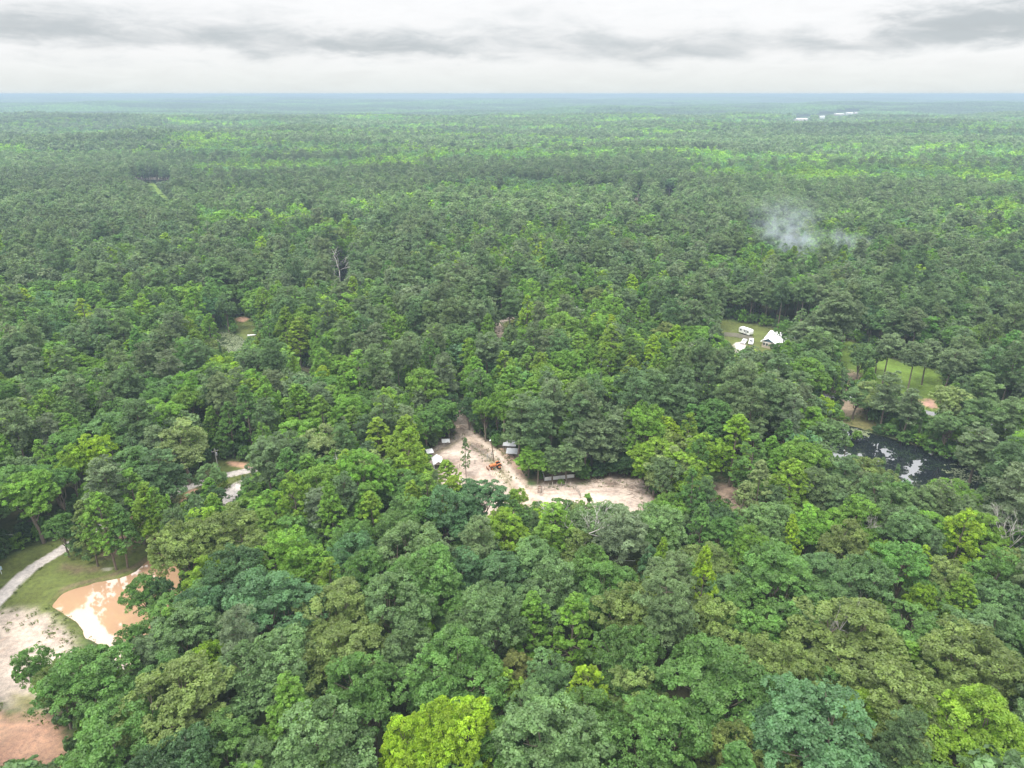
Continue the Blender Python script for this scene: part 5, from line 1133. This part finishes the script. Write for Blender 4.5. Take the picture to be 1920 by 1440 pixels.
def small_house(px, py, rz, L, W, h, rise, roofm, wallm, label):
    o = empty('house', seat(px, py), rz, label, 'house'); MB().box(-L / 2, L / 2, -W / 2, W / 2, 0, h).build('wall', wallm, o)
    for s in (-1, 1): x0, x1 = sorted((s * L / 2, s * (L / 2 - .12))); MB().prism([(-W / 2, h + .01), (W / 2, h + .01), (0, h + rise - .02)], x0, x1, 0).build('gable', wallm, o)
    roof_seams(gable_roof(o, L, W, h + .02, rise, .45, roofm), L, W, h + .02, rise, .45, 9, GREYMETAL)
    for x in (-L / 4, L / 4): window(o, Matrix.Translation((x, -W / 2, .9)), 1.0, 1.2)
    MB().box(-.45, .45, -W / 2 - .05, -W / 2 + .02, 0, 2.1).build('door', FRESHWOOD, o)
small_house(1122, 694, .25, 13, 8, 2.7, 2.0, GREYROOF, BRICK, 'house with pale grey-blue roof half hidden under trees, picture centre right')
small_house(983, 637, 1.0, 5, 4, 2.4, 1.5, GREYMETAL, WHITE, 'small white shed with steep grey roof among trees by the gravel road')
def boat(px, py, rz, L, label, mat):
    o = empty('boat', seat(px, py), rz, label, 'boat'); n = 9; v = []; f = []
    for i in range(n):
        t = i / (n - 1); x = (t - .5) * L; wd = .62 * (1 - .75 * max(0, (t - .55) / .45) ** 2); kz = .02 + .18 * max(0, (t - .6) / .4) ** 2
        v += [(x, -wd, .5 + kz * .5), (x, -wd * .75, .08 + kz), (x, 0, kz), (x, wd * .75, .08 + kz), (x, wd, .5 + kz * .5), (x, wd - .06, .5 + kz * .5), (x, wd * .68, .16 + kz), (x, -wd * .68, .16 + kz), (x, -wd + .06, .5 + kz * .5)]
    for i in range(n - 1):
        for k in range(9): f.append((i * 9 + k, i * 9 + (k + 1) % 9, (i + 1) * 9 + (k + 1) % 9, (i + 1) * 9 + k))
    f += [tuple(range(9)), tuple(range((n - 1) * 9, n * 9))[::-1]]
    MB().add(v, f).build('hull', mat, o)
    for x in (-.3, .18): MB().box(x * L - .13, x * L + .13, -.54, .54, .40, .44).build('bench', mat, o)
boat(472, 630, .25, 3.6, 'small white rowing boat pulled up beside the lily pond', WHITE)
boat(1588, 747, -.05, 4.4, 'pale green and white boat lying beside the road above the dark pond', simple('pale_green', (.62, .70, .62), .5, .3))
def stone_wall():
    o = empty('stone_wall', seat(1540, 746), heading((1535, 744), (1562, 750)), 'low dark stone wall with pale top beside the dark pond road', 'wall'); r = random.Random(8)
    for k in range(9):
        for j in range(2): MB().box(k * .62 + .01 * j, k * .62 + .6, -.2, .2 + r.uniform(-.03, .03), j * .4, j * .4 + .38).build('stone', STONE, o)
    MB().box(-.05, 5.65, -.27, .27, .8, .92).build('coping', simple('pale_stone', (.55, .54, .52), .9, .1, var=.2), o)
stone_wall()
def far_building(px, py, W, D, h, label, mat, rz=0.0):
    x, y, z = (float(q) for q in at_land(px, py))
    o = empty('warehouse', (x, y, z - .5), rz, label, 'warehouse', 'pale buildings on the far hills')
    MB().box(-W / 2, W / 2, -D / 2, D / 2, 0, h).build('wall', mat, o); MB().prism([(-D / 2 - .6, h + .02), (D / 2 + .6, h + .02), (0, h + D * .12)], -W / 2 - .6, W / 2 + .6, 0).build('roof', WHITE, o)
    for k in range(4): MB().box(-W / 2 + W * (k + .3) / 4, -W / 2 + W * (k + .7) / 4, -D / 2 - .1, -D / 2 + .1, 0, h * .6).build('door', GREYMETAL, o)
PINKW = simple('pinkish_wall', (.62, .52, .50), .8, .2)
far_building(1502, 226, 40, 22, 6, 'wide pinkish-white warehouse on the far hills, leftmost of the pale buildings', PINKW, .1); far_building(1541, 222, 18, 18, 9, 'tall white building on the far hills, second of the pale row', WHITE, -.2); far_building(1573, 216, 42, 20, 6, 'long cream warehouse on the far hills, third of the pale row', BRICK, .15); far_building(1592, 214, 28, 20, 7, 'white warehouse on the far hills, fourth of the pale row', WHITE, 0); far_building(1606, 213, 20, 16, 6, 'small pale building on the far hills, rightmost of the row', PINKW, .2)

# cleared strips far off
def strip(name, pts, c, zoff=.35):
    V = []
    for a, b in pts:
        q = at_land(a, b); V.append((q[0], q[1], q[2] + zoff))
    me = mesh_np(name, np.array(V), np.array([list(range(len(V)))]), [GROUND], attrs={'gcol': ('FLOAT_COLOR', np.tile(np.array([*c, 1.0]), (len(V), 1)))})
    tag_o = bpy.data.objects.new(name, me); col.objects.link(tag_o); tag(tag_o, kind='structure')
strip('sandy_strip', [(242, 339), (324, 340), (324, 334.5), (242, 333.5)], C_SAND, 1.2); strip('grassy_ride', [(262, 341), (286, 341), (328, 388), (314, 388)], C_BRIGHTGRASS, .6)
strip('gravel_track', [(1188, 378), (1195, 378), (1202, 360), (1198, 359)], C_DIRT, 1.0); strip('grassy_ride', [(1188, 396), (1198, 394), (1196, 378), (1189, 378)], C_GRASS, .6); strip('meadow', [(1238, 371), (1266, 372), (1268, 359), (1240, 357)], C_BRIGHTGRASS, .8)

# water lilies: discs lying on two of the ponds
def lily_pads(name, poly, n, seed, label, c):
    r = np.random.default_rng(seed); g2 = GP(poly); lo, hi = g2.min(0), g2.max(0); P = r.uniform(lo, hi, (n * 6, 2)); P = P[inside(P[:, 0], P[:, 1], g2)]
    P = P[fbm(P[:, 0] / 3.2, P[:, 1] / 3.2, 15) > .42][:n]
    K = 7; a = np.linspace(.25, 2 * math.pi - .25, K); V, F, o_ = [], [], 0
    rr = r.uniform(.12, .30, len(P)); ro = r.uniform(0, 6.28, len(P))
    for i in range(len(P)):
        V.append((P[i, 0], P[i, 1], -.405))
        for q in a: V.append((P[i, 0] + rr[i] * math.cos(q + ro[i]), P[i, 1] + rr[i] * math.sin(q + ro[i]), -.40))
        for k in range(K - 1): F.append((o_, o_ + k + 1, o_ + k + 2))
        o_ += K + 1
    me = mesh_np(name, np.array(V), np.array(F), [simple('lily_pad', c, .4, .5, var=.4, scale=.8)])
    o = bpy.data.objects.new(name, me); col.objects.link(o); tag(o, label, 'lily pads', kind='stuff')
lily_pads('lily_pads', [(1770, 868), (1810, 866), (1850, 882), (1892, 905), (1880, 930), (1800, 925), (1760, 895)], 800, 1, 'lily pads floating at the right end of the dark pond', (.16, .19, .10))
lily_pads('lily_pads', LILY_POND, 3600, 2, 'green lily pads covering the lily pond', (.17, .22, .10)); lily_pads('lily_pads', [(1596, 800), (1650, 812), (1640, 822), (1600, 812)], 300, 3, 'lily pads along the upper bank of the dark pond', (.08, .12, .05))

# smoke rising from behind the trees
def smoke():
    b = at(1496, 520, 0)
    m, g, out = new_mat('smoke'); tc = g.n('ShaderNodeTexCoord'); P = tc.outputs['Object']
    sp = g.n('ShaderNodeSeparateXYZ'); g.put(sp.inputs[0], P); x, y, z = sp.outputs
    wn = g.noise(P, .075, 4.0, .6, 0, True); wc = g.n('ShaderNodeSeparateColor'); g.put(wc.inputs[0], wn)
    xw = g.m('ADD', x, g.m('MULTIPLY', g.m('SUBTRACT', wc.outputs[0], .5), 17.0)); yw = g.m('ADD', y, g.m('MULTIPLY', g.m('SUBTRACT', wc.outputs[1], .5), 14.0))
    ax = g.m('MULTIPLY', g.ss(z, 2, 34), -12.0); rad = g.m('ADD', 4.5, g.m('MULTIPLY', z, .62))
    dd = g.m('SQRT', g.m('ADD', g.m('POWER', g.m('ABSOLUTE', g.m('SUBTRACT', xw, ax)), 2.0), g.m('POWER', g.m('ABSOLUTE', yw), 2.0)))
    core = g.ss(g.m('DIVIDE', dd, rad), 1.0, .1); fade = g.m('MULTIPLY', g.ss(z, 50, 8), g.m('DIVIDE', 1.0, g.m('ADD', 1.0, g.m('MULTIPLY', z, .16))))
    nz = g.ss(g.noise(P, .16, 5.0, .62, .5), .40, .74)
    den = g.m('MULTIPLY', g.m('MULTIPLY', core, fade), g.m('MULTIPLY', nz, .62))
    # a thin veil drifting off among the crowns to one side
    u = g.m('MULTIPLY', g.m('SUBTRACT', xw, 17.0), 1 / 24.0); q = g.m('MULTIPLY', g.m('SUBTRACT', z, 20.0), 1 / 9.0); yy = g.m('MULTIPLY', yw, 1 / 14.0)
    veil = g.ss(g.m('ADD', g.m('MULTIPLY', u, u), g.m('ADD', g.m('MULTIPLY', q, q), g.m('MULTIPLY', yy, yy))), 1.0, 0.0)
    den = g.m('ADD', den, g.m('MULTIPLY', g.m('MULTIPLY', veil, nz), .034))
    pv = g.n('ShaderNodeVolumePrincipled'); pv.inputs['Color'].default_value = (.80, .92, 1.0, 1); g.put(pv.inputs['Density'], den); pv.inputs['Density Attribute'].default_value = ''
    g.nt.links.new(pv.outputs[0], out.inputs['Volume'])
    ob = MB().box(-48, 46, -22, 22, .5, 62).build('smoke', m); ob.location = (b[0], b[1], 0); tag(ob, 'blue-white wood smoke drifting up from behind the trees', 'smoke', kind='stuff')
smoke()

# weeds and tufts along the ragged margins of the open ground
def weeds():
    r = np.random.default_rng(12); Pn = []
    for name, wd, pts, c, e in ZS:
        if name == '#': continue
        seg = np.linalg.norm(np.diff(np.vstack([pts, pts[:1]]) if wd is None else pts, axis=0), axis=1); n = int(seg.sum() * 2.0)
        Q = np.vstack([pts, pts[:1]]) if wd is None else pts; cum = np.concatenate([[0], np.cumsum(np.linalg.norm(np.diff(Q, axis=0), axis=1))])
        t = r.uniform(0, cum[-1], n); p = np.stack([np.interp(t, cum, Q[:, 0]), np.interp(t, cum, Q[:, 1])], 1) + r.normal(size=(n, 2)) * (1.1 if wd is None else .5)
        if wd is not None:
            k = np.searchsorted(cum, t).clip(1, len(Q) - 1); d = Q[k] - Q[k - 1]; d = d / np.maximum(np.linalg.norm(d, axis=1, keepdims=True), 1e-6); sg = r.choice([-1, 1], n)[:, None]; p = p + np.stack([-d[:, 1], d[:, 0]], 1) * sg * (wd + .35)
        Pn.append(p)
    Pn = np.concatenate(Pn); Pn = Pn[fbm(Pn[:, 0] / 4, Pn[:, 1] / 4, 5) > .45]
    for n, p in PZ: Pn = Pn[~inside(Pn[:, 0], Pn[:, 1], p)]
    for name, wd, pts, c, e in ZS:
        if name in ('concrete_path', 'road'): Pn = Pn[sdist_line(Pn[:, 0], Pn[:, 1], pts, False) > wd + .1]
    K = 9; k = np.repeat(np.arange(len(Pn)), K); s = np.repeat(r.uniform(.18, .55, len(Pn)), K); D = sphere_pts(len(k), r, .1)
    P = np.concatenate([Pn[k], np.zeros((len(k), 1))], 1) + D * s[:, None] * np.array((1, 1, .8))
    V, F = quads(P, unit(D + np.array((0, 0, .4)) + r.normal(size=D.shape) * .4), .17, .5, r)
    me = mesh_np('weeds', V, F, [LEAF], attrs={'v': ('FLOAT', np.repeat(np.repeat(r.uniform(.6, 1.3, len(Pn)), K), 4))})
    o = bpy.data.objects.new('weeds', me); col.objects.link(o); o['tint'] = [.13, .17, .05]; tag(o, 'weeds and grass tufts along the edges of the clearings', 'weeds', kind='stuff')
weeds()
# ------------------------------------------------------------------ haze
HAZE_DENSITY = .00026
def build_haze():
    mb = MB().box(-30000, 30000, -2500, 30000, -16.0, 97.5)
    m, g, out = new_mat('haze')
    pv = g.n('ShaderNodeVolumePrincipled'); pv.inputs['Color'].default_value = (.355, .465, .56, 1); pv.inputs['Density'].default_value = HAZE_DENSITY
    pv.inputs['Density Attribute'].default_value = ''; pv.inputs['Temperature Attribute'].default_value = ''; pv.inputs['Blackbody Intensity'].default_value = 0
    g.nt.links.new(pv.outputs[0], out.inputs['Volume'])
    o = mb.build('haze', m); tag(o, 'pale blue summer haze over the far forest', 'haze', kind='stuff')
build_haze()
